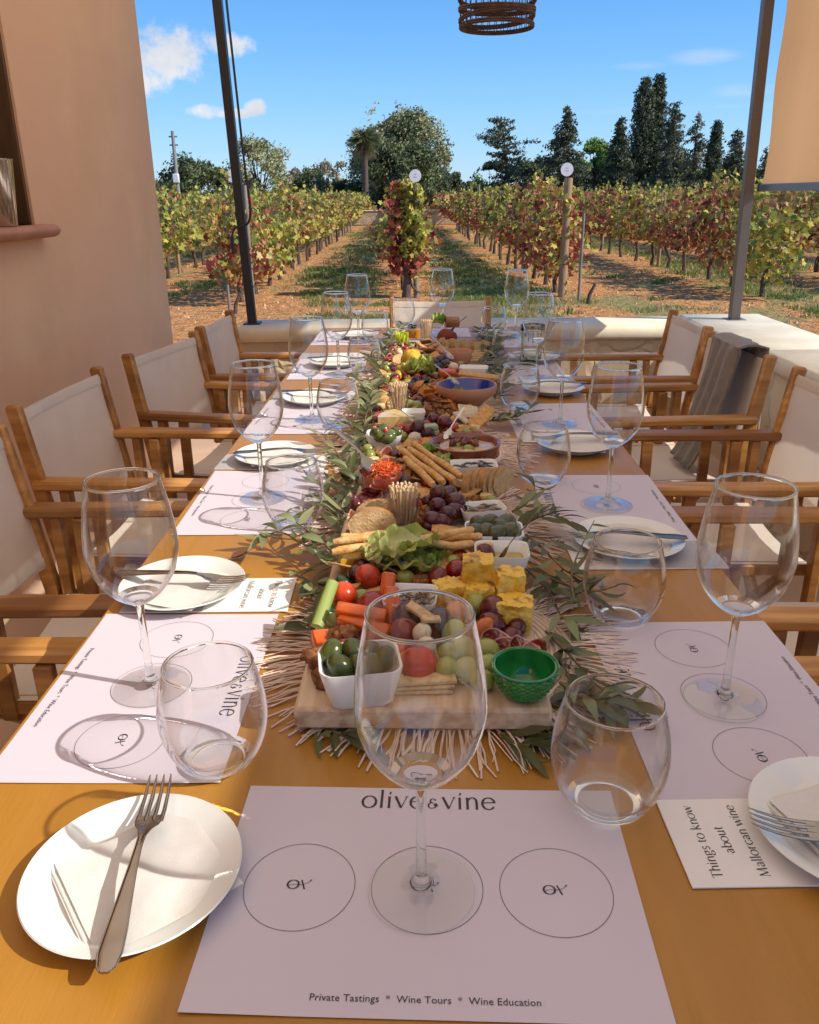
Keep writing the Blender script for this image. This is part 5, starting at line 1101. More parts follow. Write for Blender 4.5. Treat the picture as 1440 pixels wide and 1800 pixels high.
# small things filling the gaps between the named ones
rr = random.Random(77); SPOTS += [(q.location.x, q.location.y) for q in C.objects if q.name.startswith(('square_bowl', 'clay', 'toothpick_glass', 'glass_bowl', 'green_bowl')) for _ in (0,)]
BIG = [(q.location.x, q.location.y) for q in C.objects if q.name.startswith(('square_bowl', 'clay_d', 'clay_b', 'glass_bowl', 'green_bowl', 'clay_p'))]
nf = 0
for _ in range(6000):
    x, y = rr.uniform(XB0 + .02, XB1 - .02), rr.uniform(YB + .06, YB + 2.2)
    if min((x - a) ** 2 + (y - b_) ** 2 for a, b_ in BIG) < .056 ** 2 or min((x - a) ** 2 + (y - b_) ** 2 for a, b_ in SPOTS) < .021 ** 2: continue
    bd = ('near', 'second', 'third', 'far')[min(3, int((y - YB) / .6))]; k = rr.choice((0, 0, 1, 2, 3, 3, 4, 5, 6)); nf += 1; p = Vector((x, y, BT))
    if k == 0:
        b = MB(); b.ell((0, 0, 0), (.016, .011, .008), 18, 12, .006, 230, None, lambda d, q: mixc((.42, .22, .08), (.22, .09, .03), max(0, min(1, .5 + 2 * noise.noise(q * 150))))); small('walnut', 'walnut half scattered among the food on the %s board' % bd, 'walnut', b, 'matte_food', p + Vector((0, 0, .009)), (rr.uniform(-.5, .5), rr.uniform(-.4, .4), rr.uniform(0, 6)), 'walnuts scattered on the %s board' % bd, 80)
    elif k == 1: blobfood('red_grape', 'loose dark red grape among the food on the %s board' % bd, 'grape', p + Vector((0, 0, .012)), (.012, .012, .0145), jit((.16, .02, .03), .3, rr), None, 'loose red grapes on the %s board' % bd)
    elif k == 2: blobfood('green_grape', 'loose pale green grape among the food on the %s board' % bd, 'grape', p + Vector((0, 0, .0115)), (.0115, .0115, .0138), jit((.34, .38, .10), .15, rr), None, 'loose green grapes on the %s board' % bd)
    elif k == 3:
        b = MB(); b.box(0, 0, 0, .042, .030, .003, .0008); b.c = [jit((.62, .38, .16), .12, rr) for _ in b.v]; small('cracker', 'small loose cracker among the food on the %s board' % bd, 'cracker', b, 'matte_food', p + Vector((0, 0, .010 + .008 * rr.random())), (rr.uniform(-.5, .5), rr.uniform(-.5, .5), rr.uniform(0, 6)), 'loose crackers on the %s board' % bd)
    elif k == 4: blobfood('tomato', 'small loose red tomato among the food on the %s board' % bd, 'tomato', p + Vector((0, 0, .012)), .0125, jit((.50, .04, .02), .3, rr), None, 'loose small tomatoes on the %s board' % bd)
    elif k == 5:
        b = MB()
        def fs(u, v): a = 2 * PI * v; r = .018 * u; X_, Y_ = r * math.cos(a), r * math.sin(a); return (X_, Y_ * .8, .009 * (X_ / .018) ** 2 + .003 * math.sin(a * 3) * u)
        b.grid(fs, 6, 22, lambda u, v: (.70, .52, .44) if u > .9 else jit((.34, .06, .05), .3, rr)); small('salami_slice', 'loose curled salami slice among the food on the %s board' % bd, 'salami', b, 'food', p + Vector((0, 0, .007)), (rr.uniform(-.6, .8), rr.uniform(-.4, .4), rr.uniform(0, 6)), 'loose salami slices on the %s board' % bd, 180)
    else:
        b = MB(); b.box(0, 0, 0, .022, .018, .015, .002); b.c = [jit((.74, .60, .30), .1, rr) for _ in b.v]; small('cheese_cube', 'small loose pale cheese cube among the food on the %s board' % bd, 'cheese', b, 'food', p + Vector((0, 0, .0085)), (0, 0, rr.uniform(0, 6)), 'loose cheese cubes on the %s board' % bd)
print('filler', nf)
# ------------------------------------------------------------------ olive branches
def olive_branch(label, pts, seed, n=None, ls=1.0, sun_tone=0):
    rr = random.Random(seed); P = [Vector(p) for p in pts]; Q = []
    for i in range(len(P) - 1):
        p0, p1, p2, p3 = P[max(i - 1, 0)], P[i], P[i + 1], P[min(i + 2, len(P) - 1)]
        for s_ in range(8):
            t_ = s_ / 8; Q.append(0.5 * ((2 * p1) + (p2 - p0) * t_ + (2 * p0 - 5 * p1 + 4 * p2 - p3) * t_ ** 2 + (3 * p1 - p0 - 3 * p2 + p3) * t_ ** 3))
    Q.append(P[-1]); base = Q[0].copy(); t = thing('olive_branch', label, 'olive branch', base, 0, 'olive branches laid along the boards')
    b = MB(); k = len(Q); b.tube([q - base for q in Q], [.0022 * (1 - .7 * i / k) for i in range(k)], 6); b.c = [(.22, .18, .10)] * len(b.v); b.obj('twig', 'matte_food', t)
    b = MB(); tot = sum((Q[i + 1] - Q[i]).length for i in range(k - 1)); n = n or int(tot / .0085)
    for j in range(n):
        u = (j + .5) / n; q = Q[min(int(u * (k - 1)), k - 2)]; d = (Q[min(int(u * (k - 1)), k - 2) + 1] - q).normalized()
        side = 1 if j % 2 else -1; up = Vector((0, 0, 1)); sdv = d.cross(up).normalized() * side
        dr = (d * rr.uniform(.5, 1.1) + sdv * rr.uniform(.4, 1.0) + up * rr.uniform(-.15, .7)).normalized(); L_ = ls * rr.uniform(.036, .066); W_ = ls * rr.uniform(.0046, .0078)
        wv = dr.cross(Vector((rr.uniform(-.5, .5), rr.uniform(-.5, .5), 1))).normalized(); nv_ = wv.cross(dr); bend = rr.uniform(-.012, .006)
        fr_ = rr.random(); top = jit(mixc((.05, .062, .018), (.15, .155, .05), .6 * rr.random()), .25, rr); und = jit((.22, .24, .11), .2, rr); cl = und if rr.random() < .35 + sun_tone else top
        vs = []; 
        for i in range(7):
            v = i / 6; w_ = W_ * math.sin(PI * min(.97, max(.03, v)) ** .9) ; c_ = q - base + dr * L_ * v + nv_ * bend * 4 * v * (1 - v) * 1.0 + Vector((0, 0, -.010 * v * v))
            c_.z = max(c_.z, TZ + .002 - base.z)
            vs += [c_ + wv * w_ + nv_ * w_ * .35, c_, c_ - wv * w_ + nv_ * w_ * .35]
        b.add(vs, [(3 * i, 3 * i + 1, 3 * i + 4, 3 * i + 3) for i in range(6)] + [(3 * i + 1, 3 * i + 2, 3 * i + 5, 3 * i + 4) for i in range(6)], None, [cl] * len(vs))
    b.obj('leaves', 'olive_leaf', t, ang=180)
def TP(px, py, h=.012): return at(px, py, TZ + h)
OB = [
 ('olive branch reaching left onto the table beside the front fringe', [(520, 1010), (560, 1030), (590, 1060)], .02),
 ('olive branch under the celery stick at the front left of the board', [(590, 990), (560, 1060), (540, 1110)], .015),
 ('pale sunlit olive branch stretching far left toward the second mat', [(600, 985), (540, 960), (490, 935), (445, 958)], .03),
 ('pale sunlit olive branch pointing up left over the second mat', [(600, 1000), (575, 960), (530, 925), (500, 905)], .045),
 ('olive branch along the left edge by the front breadsticks', [(610, 985), (600, 930), (590, 880), (600, 840)], .03),
 ('sunlit olive branch left of the ham slices', [(620, 930), (598, 890), (575, 868), (560, 845)], .04),
 ('olive branch below the grated carrot bowl', [(625, 900), (615, 860), (622, 830), (600, 800)], .03),
 ('olive branch with upright leaves left of the carrot spoon', [(630, 850), (605, 815), (585, 785), (565, 760)], .05),
 ('olive branch behind the carrot spoon', [(640, 800), (622, 770), (615, 745), (600, 740)], .05),
 ('dense olive branch left of the mixed olives', [(650, 790), (640, 755), (645, 720), (640, 700)], .05),
 ('olive branch left of the middle toothpick glass', [(660, 750), (650, 715), (660, 690), (655, 672)], .05),
 ('olive branch reaching left at the middle toothpick glass', [(672, 720), (650, 690), (632, 672), (618, 655)], .05),
 ('olive branch at the left of the yellow tomatoes', [(680, 680), (672, 655), (662, 640), (650, 625)], .04),
 ('olive branch left of the chilli', [(690, 655), (678, 630), (672, 610), (668, 600)], .035),
 ('long leaved olive branch at the far left corner of the boards', [(690, 625), (685, 600), (695, 585), (710, 572)], .035),
 ('dark olive branch reaching right with separate leaves behind the near tumblers', [(955, 1010), (1000, 1030), (1040, 1040), (1085, 1030)], .035),
 ('dark olive twig rising between the two right tumblers', [(1010, 1060), (1005, 1010), (1020, 965), (1045, 915)], .05),
 ('dark olive branch along the right edge beside the omelette cubes', [(925, 1000), (965, 1040), (985, 1080), (1010, 1100)], .02),
 ('olive branch right of the green bowl pointing at the tumbler', [(960, 1110), (1000, 1150), (1045, 1200), (1095, 1240)], .02),
 ('olive branch behind the near tumbler rim', [(985, 1200), (1020, 1225), (1060, 1235), (1110, 1238)], .018),
 ('olive branch at the front right corner of the board', [(975, 1150), (1000, 1190), (1005, 1240), (990, 1290)], .01),
 ('dark olive branch right of the oil bowl', [(925, 940), (955, 965), (990, 1000), (1010, 1010)], .035),
 ('olive branch with fanned leaves right of the olive bowl', [(905, 930), (935, 915), (960, 905), (985, 910)], .05),
 ('upright olive branch right of the bread row', [(900, 900), (925, 885), (940, 860), (935, 845)], .05),
 ('olive branch reaching right below the blue lined bowl', [(860, 740), (890, 735), (915, 730), (935, 715)], .03),
 ('olive branch right of the blue lined bowl', [(870, 700), (880, 675), (885, 655), (880, 640)], .05),
 ('dark olive branch right of the far white bowl', [(855, 670), (868, 645), (872, 620), (868, 600)], .05),
 ('dark dense olive branch at the far right of the boards', [(845, 640), (855, 615), (852, 595), (842, 578)], .06),
 ('dark olive branch beside the far head plate', [(860, 630), (870, 605), (872, 590), (865, 575)], .05),
 ('olive sprig under the front edge of the near board', [(560, 1270), (600, 1292), (640, 1300)], .006),
 ('olive sprig under the front right of the near board', [(880, 1290), (920, 1310), (960, 1300)], .006),
]
for k, (lab, pp, h) in enumerate(OB):
    left = pp[0][0] < 740; pts = [TP(x, y, h * (.4 + .6 * math.sin(PI * (i + .6) / (len(pp) + .4)))) for i, (x, y) in enumerate(pp)]
    far = pp[0][1] < 800
    olive_branch(lab, pts, 100 + k, n=(10 if 'twig rising' in lab or 'separate' in lab else (14 if 'sprig' in lab else max(14, int(sum((pts[i + 1] - pts[i]).length for i in range(len(pts) - 1)) / (.014 if far else .0145))))), ls=1.0 if not far else 1.1, sun_tone=.15 if left else -.22)  # sun and shade put into leaf colour: more pale leaves left, fewer right
# ================================================================== vineyard
ROWDIR = (at(706, 372, SOIL) - at(714, 520, SOIL)); ROWDIR.z = 0; ROWDIR.normalize()
ROWN = Vector((ROWDIR.y, -ROWDIR.x, 0))
VG = [(.36, .36, .06), (.52, .46, .08), (.20, .24, .05), (.62, .50, .10), (.34, .35, .07), (.46, .36, .08)]
VR = [(.46, .08, .05), (.32, .05, .045), (.52, .15, .08), (.22, .06, .04), (.48, .20, .08), (.56, .28, .11)]
VB = [(.46, .28, .10), (.54, .38, .16), (.34, .18, .07)]
def vleaf(b, c, r, rr, pal):
    d = Vector((rr.gauss(0, 1), rr.gauss(0, 1), rr.gauss(-.2, .8))).normalized(); u = d.orthogonal().normalized(); a = rr.uniform(0, 6.28); v = d.cross(u); u, v = u * math.cos(a) + v * math.sin(a), v * math.cos(a) - u * math.sin(a)
    pr = ((0, -.55), (.62, -.75), (.55, -.1), (1.0, .15), (.42, .42), (0, 1.1), (-.42, .42), (-1.0, .15), (-.55, -.1), (-.62, -.75)); cup = rr.uniform(-.35, .35)
    vs = [c] + [c + (u * x + v * y + d * cup * (x * x + y * y) * .6) * r for x, y in pr]
    cl = jit(rr.choice(pal), .25, rr); b.add(vs, [(0, i, i % 10 + 1) for i in range(1, 11)], None, [cl] * 11)
def make_vine(seed, red, tall=False, bare=.0, h0=.52, h1=1.42, nleaf=500, wid=.62, dep=.17, lsz=.057):
    rr = random.Random(seed); b = MB()
    tx = rr.uniform(-.06, .06); pts = [(0, 0, -.05), (tx, rr.uniform(-.05, .05), .2), (tx * 1.6 + rr.uniform(-.05, .05), rr.uniform(-.06, .06), .42), (tx + rr.uniform(-.08, .08), 0, .62)]
    b.tube(pts, [.045, .034, .03, .036], 7)
    arms = []
    for s_ in (-1, 1):
        e = (tx + s_ * wid * .85, rr.uniform(-.05, .05), .72); b.tube([pts[-1], (tx + s_ * .2, 0, .70), e], [.024, .018, .010], 6)
        for k in range(4):
            x = tx + s_ * wid * (.15 + .22 * k); q = [(x, 0, .70), (x + rr.uniform(-.1, .1), rr.uniform(-.1, .1), 1.05), (x + rr.uniform(-.2, .2), rr.uniform(-.2, .2), rr.uniform(1.3, h1 + .1))]; b.tube(q, [.007, .005, .003], 4); arms.append(q)
        q = [(x, 0, .7), (x + rr.uniform(-.1, .1), rr.uniform(-.3, .3), .6), (x + rr.uniform(-.15, .15), rr.uniform(-.4, .4), rr.uniform(.25, .5))]; b.tube(q, [.006, .004, .002], 4)
    tm = b.mesh('trunk', ['bark'], True); b = MB()
    pal = []
    for _ in range(12):
        z_ = rr.random(); pal.append(rr.choice(VR) if z_ < red else (rr.choice(VB) if z_ < red + .16 else rr.choice(VG)))
    hump = [rr.uniform(.62, 1.12) for _ in range(7)]
    for k in range(nleaf):
        x = rr.uniform(-wid, wid); hh = h1 * hump[int((x / wid + 1) * 3.49)]
        zt = rr.random() ** .75; z = lerp(h0 - .12 * rr.random(), hh, zt); y = rr.gauss(0, dep * (.55 + .5 * math.sin(PI * min(zt, .95))))
        cl = pal if noise.noise(Vector((x * 3 + seed, z * 3, y * 3))) > -.05 else [rr.choice(pal)] + pal[:4]
        p_ = cl if rr.random() < .72 else (VR if (z < .85 and red > .25) else VG)
        vleaf(b, Vector((x, y, z)), lsz * rr.uniform(.7, 1.25), rr, p_)
    for k in range(3):      # shoots standing above the row
        x = rr.uniform(-wid, wid); top = h1 + rr.uniform(.05, .30)
        for q in range(9): vleaf(b, Vector((x + rr.uniform(-.05, .05) + .02 * q, rr.uniform(-.05, .05), lerp(h1 - .1, top, q / 8))), lsz * .75, rr, VG)
    lm = b.mesh('foliage', ['vine_leaf'], False); return tm, lm
NEARV = {'g': [make_vine(300 + i, .12, h0=.26, h1=1.5, nleaf=640, dep=.21) for i in range(3)], 'm': [make_vine(310 + i, .45, h0=.30, h1=1.5, nleaf=640, dep=.21) for i in range(3)], 'r': [make_vine(320 + i, .7, h0=.3, h1=1.5, nleaf=640, dep=.21) for i in range(3)]}
VAR = {'g': [make_vine(200 + i, .10) for i in range(5)], 'm': [make_vine(230 + i, .42) for i in range(5)], 'r': [make_vine(260 + i, .72, h0=.5) for i in range(5)]}
def add_vine(loc, key, label, group, rr, meshes=None, sc_=1.0):
    tm, lm = meshes or rr.choice(VAR[key]); t = thing('grape_vine', label, 'grape vine', loc, math.atan2(ROWDIR.y, ROWDIR.x) + rr.choice((0, PI)) + rr.uniform(-.08, .08), group); t.scale = (sc_, sc_, sc_ * rr.uniform(.92, 1.06))
    for nm, me in (('trunk', tm), ('foliage', lm)): o = bpy.data.objects.new(nm, me); C.objects.link(o); o.parent = t
    return t
def inview(p):
    q = MCAM.inverted() @ (p - CAM); return q.z < 0 and -1.15 < q.x / -q.z * 2 < 1.15
# the end vine of the centre row: a narrow column of leaves down to the ground
cb = at(714, 521, SOIL)
def column_vine():
    rr = random.Random(77); b = MB(); b.tube([(0, 0, -.05), (.03, 0, .3), (-.02, .02, .7), (.02, 0, 1.2)], [.075, .055, .045, .03], 8); b.tube([(.03, 0, .3), (.12, .0, .12), (.2, .0, .05)], [.03, .02, .01], 6); tm = b.mesh('trunk', ['bark'], True); b = MB()
    for k in range(1500):
        z = .30 + 1.32 * rr.random() ** .85; w_ = .11 + .16 * math.sin(PI * min(1, max(0, (z - .05) / 1.75))) ** .7 + .05 * noise.noise(Vector((z * 4, 0, 3))); x = rr.uniform(-w_, w_); y = rr.uniform(-.3, 1.0) * .35
        redp = (1 if x < -.03 - .02 * z else 0) * .6 + (.9 if z < .58 else 0); p_ = VR[:5] if rr.random() < redp else VG + [(.46, .42, .06)]
        vleaf(b, Vector((x, y, z)), .062 * rr.uniform(.65, 1.2), rr, p_)
    return tm, b.mesh('foliage', ['vine_leaf'], False)
tm, lm = column_vine(); t = thing('grape_vine', 'tall narrow end vine of the centre row, red left side, yellow green right side', 'grape vine', cb, 0)
for nm, me in (('trunk', tm), ('foliage', lm)): o = bpy.data.objects.new(nm, me); C.objects.link(o); o.parent = t
def row_end(px, py): return at(px, py, SOIL)
ends = {-1: at(430, 533, SOIL), 0: cb, 1: at(988, 522, SOIL), 2: at(1347, 522, SOIL)}
for i in range(2, 13): ends[-i] = ends[-1] - ROWN * 2.25 * (i - 1) + ROWDIR * (.4 if i > 1 else 0)
for i in range(3, 15): ends[i] = ends[2] + ROWN * 2.45 * (i - 2)
NM = {0: 'centre row', -1: 'first row left of the centre', 1: 'first row right of the centre', 2: 'second row right of the centre', -2: 'second row left of the centre', -3: 'third row left of the centre', 3: 'third row right of the centre', 4: 'fourth row right of the centre', 5: 'fifth row right of the centre', 6: 'sixth row right of the centre', -4: 'fourth row left of the centre', -5: 'fifth row left of the centre'}
cand = []
def ordn(k): return str(k) + ('th' if 10 < k % 100 < 14 else {1: 'st', 2: 'nd', 3: 'rd'}.get(k % 10, 'th'))
rv = random.Random(31)
for r_, e in ends.items():
    n = 60
    for k in range(n):
        d = k * 1.18 + (1.1 if r_ == 0 else (.15 if r_ != 1 else .5)); p = e + ROWDIR * d + ROWN * rv.uniform(-.06, .06); p.z = SOIL
        if p.y > 62: continue
        if inview(p) or (inview(p + ROWN * 1.2) or inview(p - ROWN * 1.2)): cand.append((p.y, r_, k, p))
cand.sort(key=lambda q: q[0])
far_l = MB(); rs_ = random.Random(5)
FAR = []
for i, (dist, r_, k, p) in enumerate(cand):
    if r_ == -1 and k == 0: key = 'g'
    if r_ < 0: key = 'g' if rs_.random() < .6 else 'm'
    elif r_ == 0: key = 'm'
    else: key = rs_.choice('mrrrg') if r_ < 4 else rs_.choice('mmrrg')
    if i < 262:
        rown = NM.get(r_, ordn(abs(r_)) + ' row ' + ('left' if r_ < 0 else 'right') + ' of the centre')
        lab = {'g': 'yellow green', 'm': 'green and red', 'r': 'mostly red'}[key] + ' vine, %s from the near end, %s' % (ordn(k + (2 if r_ == 0 else 1)), rown)
        add_vine(p, key, lab, 'vines in the ' + rown, rs_, meshes=(NEARV[key][i % 3] if k < 3 else None), sc_=1.0)
    else: FAR.append((p, key))
me_cache = {}
for p, key in FAR:
    tm, lm = VAR[key][rs_.randrange(5)]; T = Matrix.Translation(p) @ Matrix.Rotation(math.atan2(ROWDIR.y, ROWDIR.x), 4, 'Z')
    if lm.name not in me_cache:
        cs = [tuple(c.color)[:3] for c in lm.attributes['col'].data]; me_cache[lm.name] = ([v.co.copy() for v in lm.vertices], cs)
    V_, CS = me_cache[lm.name]; o = len(far_l.v)
    for q in range(0, len(V_), 11 * 3):
        if rs_.random() < .8:
            cc_ = V_[q]; b0 = len(far_l.v)
            for z_ in (2, 4, 6, 8, 10): far_l.v.append(T @ (cc_ + (V_[q + z_] - cc_) * 1.7)); far_l.c.append(CS[q])
            far_l.f.append((b0, b0 + 1, b0 + 2, b0 + 3, b0 + 4)); far_l.mi.append(0)
fo = far_l.obj('distant_vines', 'vine_leaf', None, smooth=False); tag(fo, 'far vine rows merging into one band of autumn foliage', 'vines', kind='stuff')

# stakes, disc signs, pipes
def stake(loc, h, r, m, label, group=None, disc=None, lean=0):
    t = thing('vineyard_stake', label, 'stake', loc, (0, lean, 0), group); b = MB(); b.tube([(0, 0, -.1), (0, 0, h)], [r, r * .95], 12); b.obj('shaft', m, t)
    return t
def disc(loc, r, label):
    t = thing('row_sign', label, 'sign', loc, (0, 0, 0)); b = MB(); b.T = Matrix.Rotation(PI / 2, 4, 'X'); b.lathe([(0, -.006), (r, -.006), (r + .002, 0), (r, .006), (0, .006)], 32); b.T = Matrix.Identity(4); b.obj('disc', 'white_enamel', t, ang=40)
    b = MB(); b.m = 0
    for zz, ww in ((.02, .03), (-.015, .05)): b.box(0, -.008, zz, ww, .001, .004)
    b.obj('printing', 'ink2', t, smooth=False); b = MB(); b.box(0, .012, -.10, .02, .008, .2); b.obj('bracket', 'grey_stake', t)
p1 = ends[1]; stake(p1, 1.66, .065, 'stake', 'thick round pine stake at the end of the first row right of the centre'); s1 = aty(997, 298, p1.y - .08); disc(s1, .088, 'round white disc sign on the stake of the first row right of the centre')
s0 = aty(730, 309, cb.y - .15); disc(s0, .085, 'round white disc sign on top of the red and green end vine'); stake((s0.x, cb.y + .05, SOIL), 1.6, .04, 'grey_stake', 'stake hidden in the end vine of the centre row')
sm = aty(409, 309, ends[-1].y - .3); disc(sm, .085, 'round white disc sign half behind the black post'); stake((sm.x + .13, ends[-1].y - .2, SOIL), 1.60, .03, 'grey_stake', 'grey stake half behind the black post')
for px, py, h, lab in ((1017, 530, 1.2, 'thin grey pipe stake right of the thick pine stake'), (404, 548, .35, 'short thin grey pipe left of the black post')): stake(at(px, py, SOIL), h, .02, 'grey_stake', lab)
for r_ in (-3, -2, -1, 1, 2, 3, 4, 5):
    for k in range(6):
        p = ends[r_] + ROWDIR * (3.6 + 5.2 * k + (r_ % 3)) + ROWN * .05; p.z = SOIL
        if p.y < 40 and inview(p): stake(p, rs_.uniform(1.45, 1.75), .035, rs_.choice(('stake', 'stake', 'grey_stake')), 'weathered wooden stake standing in the ' + NM[r_], 'stakes in the ' + NM[r_])
for px, py, px2, py2, lab in ((1033, 534, 1037, 518, 'short dark leaning stump right of the thick pine stake'), (413, 552, 415, 538, 'short reddish stump left of the black post')):
    a0 = at(px, py, SOIL); t = thing('stump', lab, 'stump', a0, 0); b = MB(); b.tube([(0, 0, -.03), (.02, 0, .12), (.09, 0, .27)], [.03, .026, .02], 7); b.obj('body', 'bark', t)

# grass
b = MB(); rg = random.Random(3)
def tuft(x, y, s_, n, cl):
    z = gz(x, y)
    for _ in range(n):
        a = rg.uniform(0, 6.28); l = s_ * rg.uniform(.5, 1.2); bx, by = x + rg.gauss(0, s_ * .7), y + rg.gauss(0, s_ * .7); dx, dy = math.cos(a) * l * rg.uniform(.2, .9), math.sin(a) * l * rg.uniform(.2, .9); w_ = s_ * rg.uniform(.06, .16); c_ = jit(cl, .35, rg)
        b.add([(bx - w_, by, z - .01), (bx + w_, by, z - .01), (bx + dx * .6 + w_ * .7, by + dy * .6, z + l * .55), (bx + dx, by + dy, z + l * rg.uniform(.6, .95))], [(0, 1, 2, 3)], None, [c_] * 4)
GC = [(.22, .29, .06), (.30, .35, .08), (.50, .43, .16), (.66, .56, .28), (.16, .23, .05)]
cnt = 0
for _ in range(130000):
    y = 5.45 + 40 * rg.random() ** 1.7; x = rg.uniform(-.5, .56) * (y + 1) * 1.05
    if -2.8 < x < -.85 and y < 8: continue
    p = Vector((x, y, SOIL))
    rel = (p - cb).dot(ROWN); ph = (rel / 2.4) % 1.0; dens = noise.noise(Vector((x * .45, y * .22, 5))) * .9 + noise.noise(Vector((x * 1.6, y * 1.3, 1))) * .8
    mid = 1 - abs(ph - .5) * 2
    if dens + mid * .75 - .40 < rg.random() * .35: continue
    far_ = y > 16; tuft(x, y, rg.uniform(.035, .085) * (1.3 if far_ else 1), 6 if far_ else 9, GC[min(4, int(abs(noise.noise(Vector((x * .8, y * .6, 9)))) * 12))] if rg.random() < .75 else rg.choice(GC)); cnt += 1
    if cnt > 26000: break
go = b.obj('grass', 'leaf', None, smooth=False); tag(go, 'green and dry grass tufts growing between the vine rows', 'grass', kind='stuff')
b = MB()
for _ in range(3800):
    y = 5.2 + 18 * rg.random() ** 1.5; x = rg.uniform(-.5, .55) * (y + 1); z = gz(x, y); s_ = rg.uniform(.012, .045); cl = jit(rg.choice(((.66, .30, .10), (.74, .42, .19), (.52, .21, .07), (.78, .50, .26))), .2, rg); o = Vector((x, y, z)); a = rg.uniform(0, 6)
    b.add([o + Vector((math.cos(a + q) * s_ * rg.uniform(.6, 1), math.sin(a + q) * s_ * rg.uniform(.6, 1), -.01)) for q in (0, 1.6, 3.1, 4.7)] + [o + Vector((0, 0, s_ * .8))], [(0, 1, 4), (1, 2, 4), (2, 3, 4), (3, 0, 4)], None, [cl] * 5)
so_ = b.obj('soil_clods', 'leaf', None, smooth=False); tag(so_, 'clods of orange soil and fallen leaves on the ground', 'soil', kind='stuff')

# ================================================================== trees
def leafquad(b, c, s_, rr, cl):
    d = Vector((rr.gauss(0, 1), rr.gauss(0, 1), rr.gauss(0, 1))).normalized(); u = d.orthogonal().normalized(); v = d.cross(u); k = rr.uniform(.45, 1)
    b.add([c - u * s_, c - v * s_ * k * .6, c + u * s_ * rr.uniform(.6, 1.2), c + v * s_ * k], [(0, 1, 2, 3)], None, [cl] * 4)
def base_at(px, D): 
    p = aty(px, 338, D); return Vector((p.x, D, SOIL))
def broad(px, ptop, wpx, D, label, cols, seed, dens=1.0, zlow=.15, ls=.125, cat='tree', name='broadleaf_tree', clumps=26, sparse=.0):
    rr = random.Random(seed); bs = base_at(px, D); top = aty(px, ptop, D).z - SOIL; W_ = wpx / 1440 * D * 1.3 / 2; t = thing(name, label, cat, bs)
    tr = MB(); tr.tube([(0, 0, -.2), (.1, 0, top * .2), (-.1, .1, top * .5)], [top * .035, top * .026, top * .014], 8); lf = MB()
    for k in range(clumps):
        a = rr.uniform(0, 6.28); zz = rr.random(); rad = W_ * math.sin(PI * min(.97, .18 + zz * .74)) ** .8 * rr.uniform(.25, .86); c = Vector((rad * math.cos(a), rad * math.sin(a), lerp(top * zlow, top * .90, zz))); r_ = W_ * rr.uniform(.20, .36)
        tr.tube([(0, 0, top * rr.uniform(.15, .4)), c * .55 + Vector((0, 0, top * .12)), c + Vector((0, 0, r_ * .3))], [top * .010, top * .006, top * .002], 5)
        cl0 = rr.choice(cols)
        for q in range(int(420 * dens)):
            d = Vector((rr.gauss(0, 1), rr.gauss(0, 1), rr.gauss(0, .8))); d = d.normalized() * r_ * rr.random() ** .45 * rr.uniform(.8, 1.15); p = c + d
            if p.z < .3 or noise.noise(p * (.55) + Vector((seed, 0, 0))) < -.28 + sparse: continue
            leafquad(lf, p, ls * rr.uniform(.6, 1.2), rr, jit(cl0, .25, rr))
    tr.obj('trunk', 'bark', t); lf.obj('crown', 'leaf', t, smooth=False); return t
def conifer(px, ptop, wpx, D, label, cols, seed, shape='cone', dens=1.0, lean=0.0, ls=.105, name='conifer', pbase=.04):
    rr = random.Random(seed); bs = base_at(px, D); top = aty(px, ptop, D).z - SOIL; W_ = wpx / 1440 * D * 1.3 / 2; t = thing(name, label, 'tree', bs)
    tr = MB(); tr.tube([(0, 0, -.2), (lean * .3, 0, top * .5), (lean, 0, top * .985)], [top * .022, top * .014, .02], 8); lf = MB(); nb = int(top * 17 * dens)
    for k in range(nb):
        f = (k + rr.random()) / nb; z = lerp(top * pbase, top * .97, f)
        if shape == 'cone': rad = W_ * (1 - f) ** .75 * rr.uniform(.55, 1.1) + .12
        elif shape == 'cypress': rad = W_ * (math.sin(PI * min(1, .25 + f * .72)) ** .8) * rr.uniform(.6, 1.05) + .05
        else: rad = 1.45 * W_ * rr.uniform(.35, 1.1) * (1 - f * .55) * (.55 + .6 * abs(noise.noise(Vector((f * 6, seed, 0)))) * 2)
        a = rr.uniform(0, 6.28); lx = lean * f; tip = Vector((lx + rad * math.cos(a), rad * math.sin(a), z + (rad * (.9 if shape == 'cypress' else (-.10 if shape == 'cone' else .12)) if shape != 'cypress' else rad * 1.6)))
        st = Vector((lx, 0, z)); cl0 = rr.choice(cols); m_ = max(7, int(rad * (52 if shape != 'cypress' else 70)))
        if shape != 'cypress': tr.tube([st, tip], [.03, .008], 4)
        for q in range(m_):
            u = rr.random() ** .6; p = st.lerp(tip, u) + Vector((rr.gauss(0, .085), rr.gauss(0, .085), rr.gauss(0, .06) - .12 * u * (shape == 'cone'))) * (1 + rad * .22)
            leafquad(lf, p, ls * rr.uniform(.5, 1.15), rr, jit(cl0, .25, rr))
    tr.obj('trunk', 'bark', t); lf.obj('crown', 'leaf', t, smooth=False); return t
DG = [(.11, .135, .05), (.16, .18, .07), (.08, .105, .04)]; OLV = [(.36, .35, .16), (.44, .42, .21), (.27, .28, .12), (.38, .35, .18)]
MG = [(.20, .32, .07), (.27, .38, .10)]; DC = [(.07, .095, .05), (.11, .135, .07), (.15, .165, .095)]; GY = [(.38, .35, .24), (.44, .40, .30), (.30, .28, .18)]
broad(340, 281, 112, 62, 'low round dark green tree at the far left behind the telegraph pole', DG + [(.07, .10, .03)], 1, 1.2, .10, clumps=34)
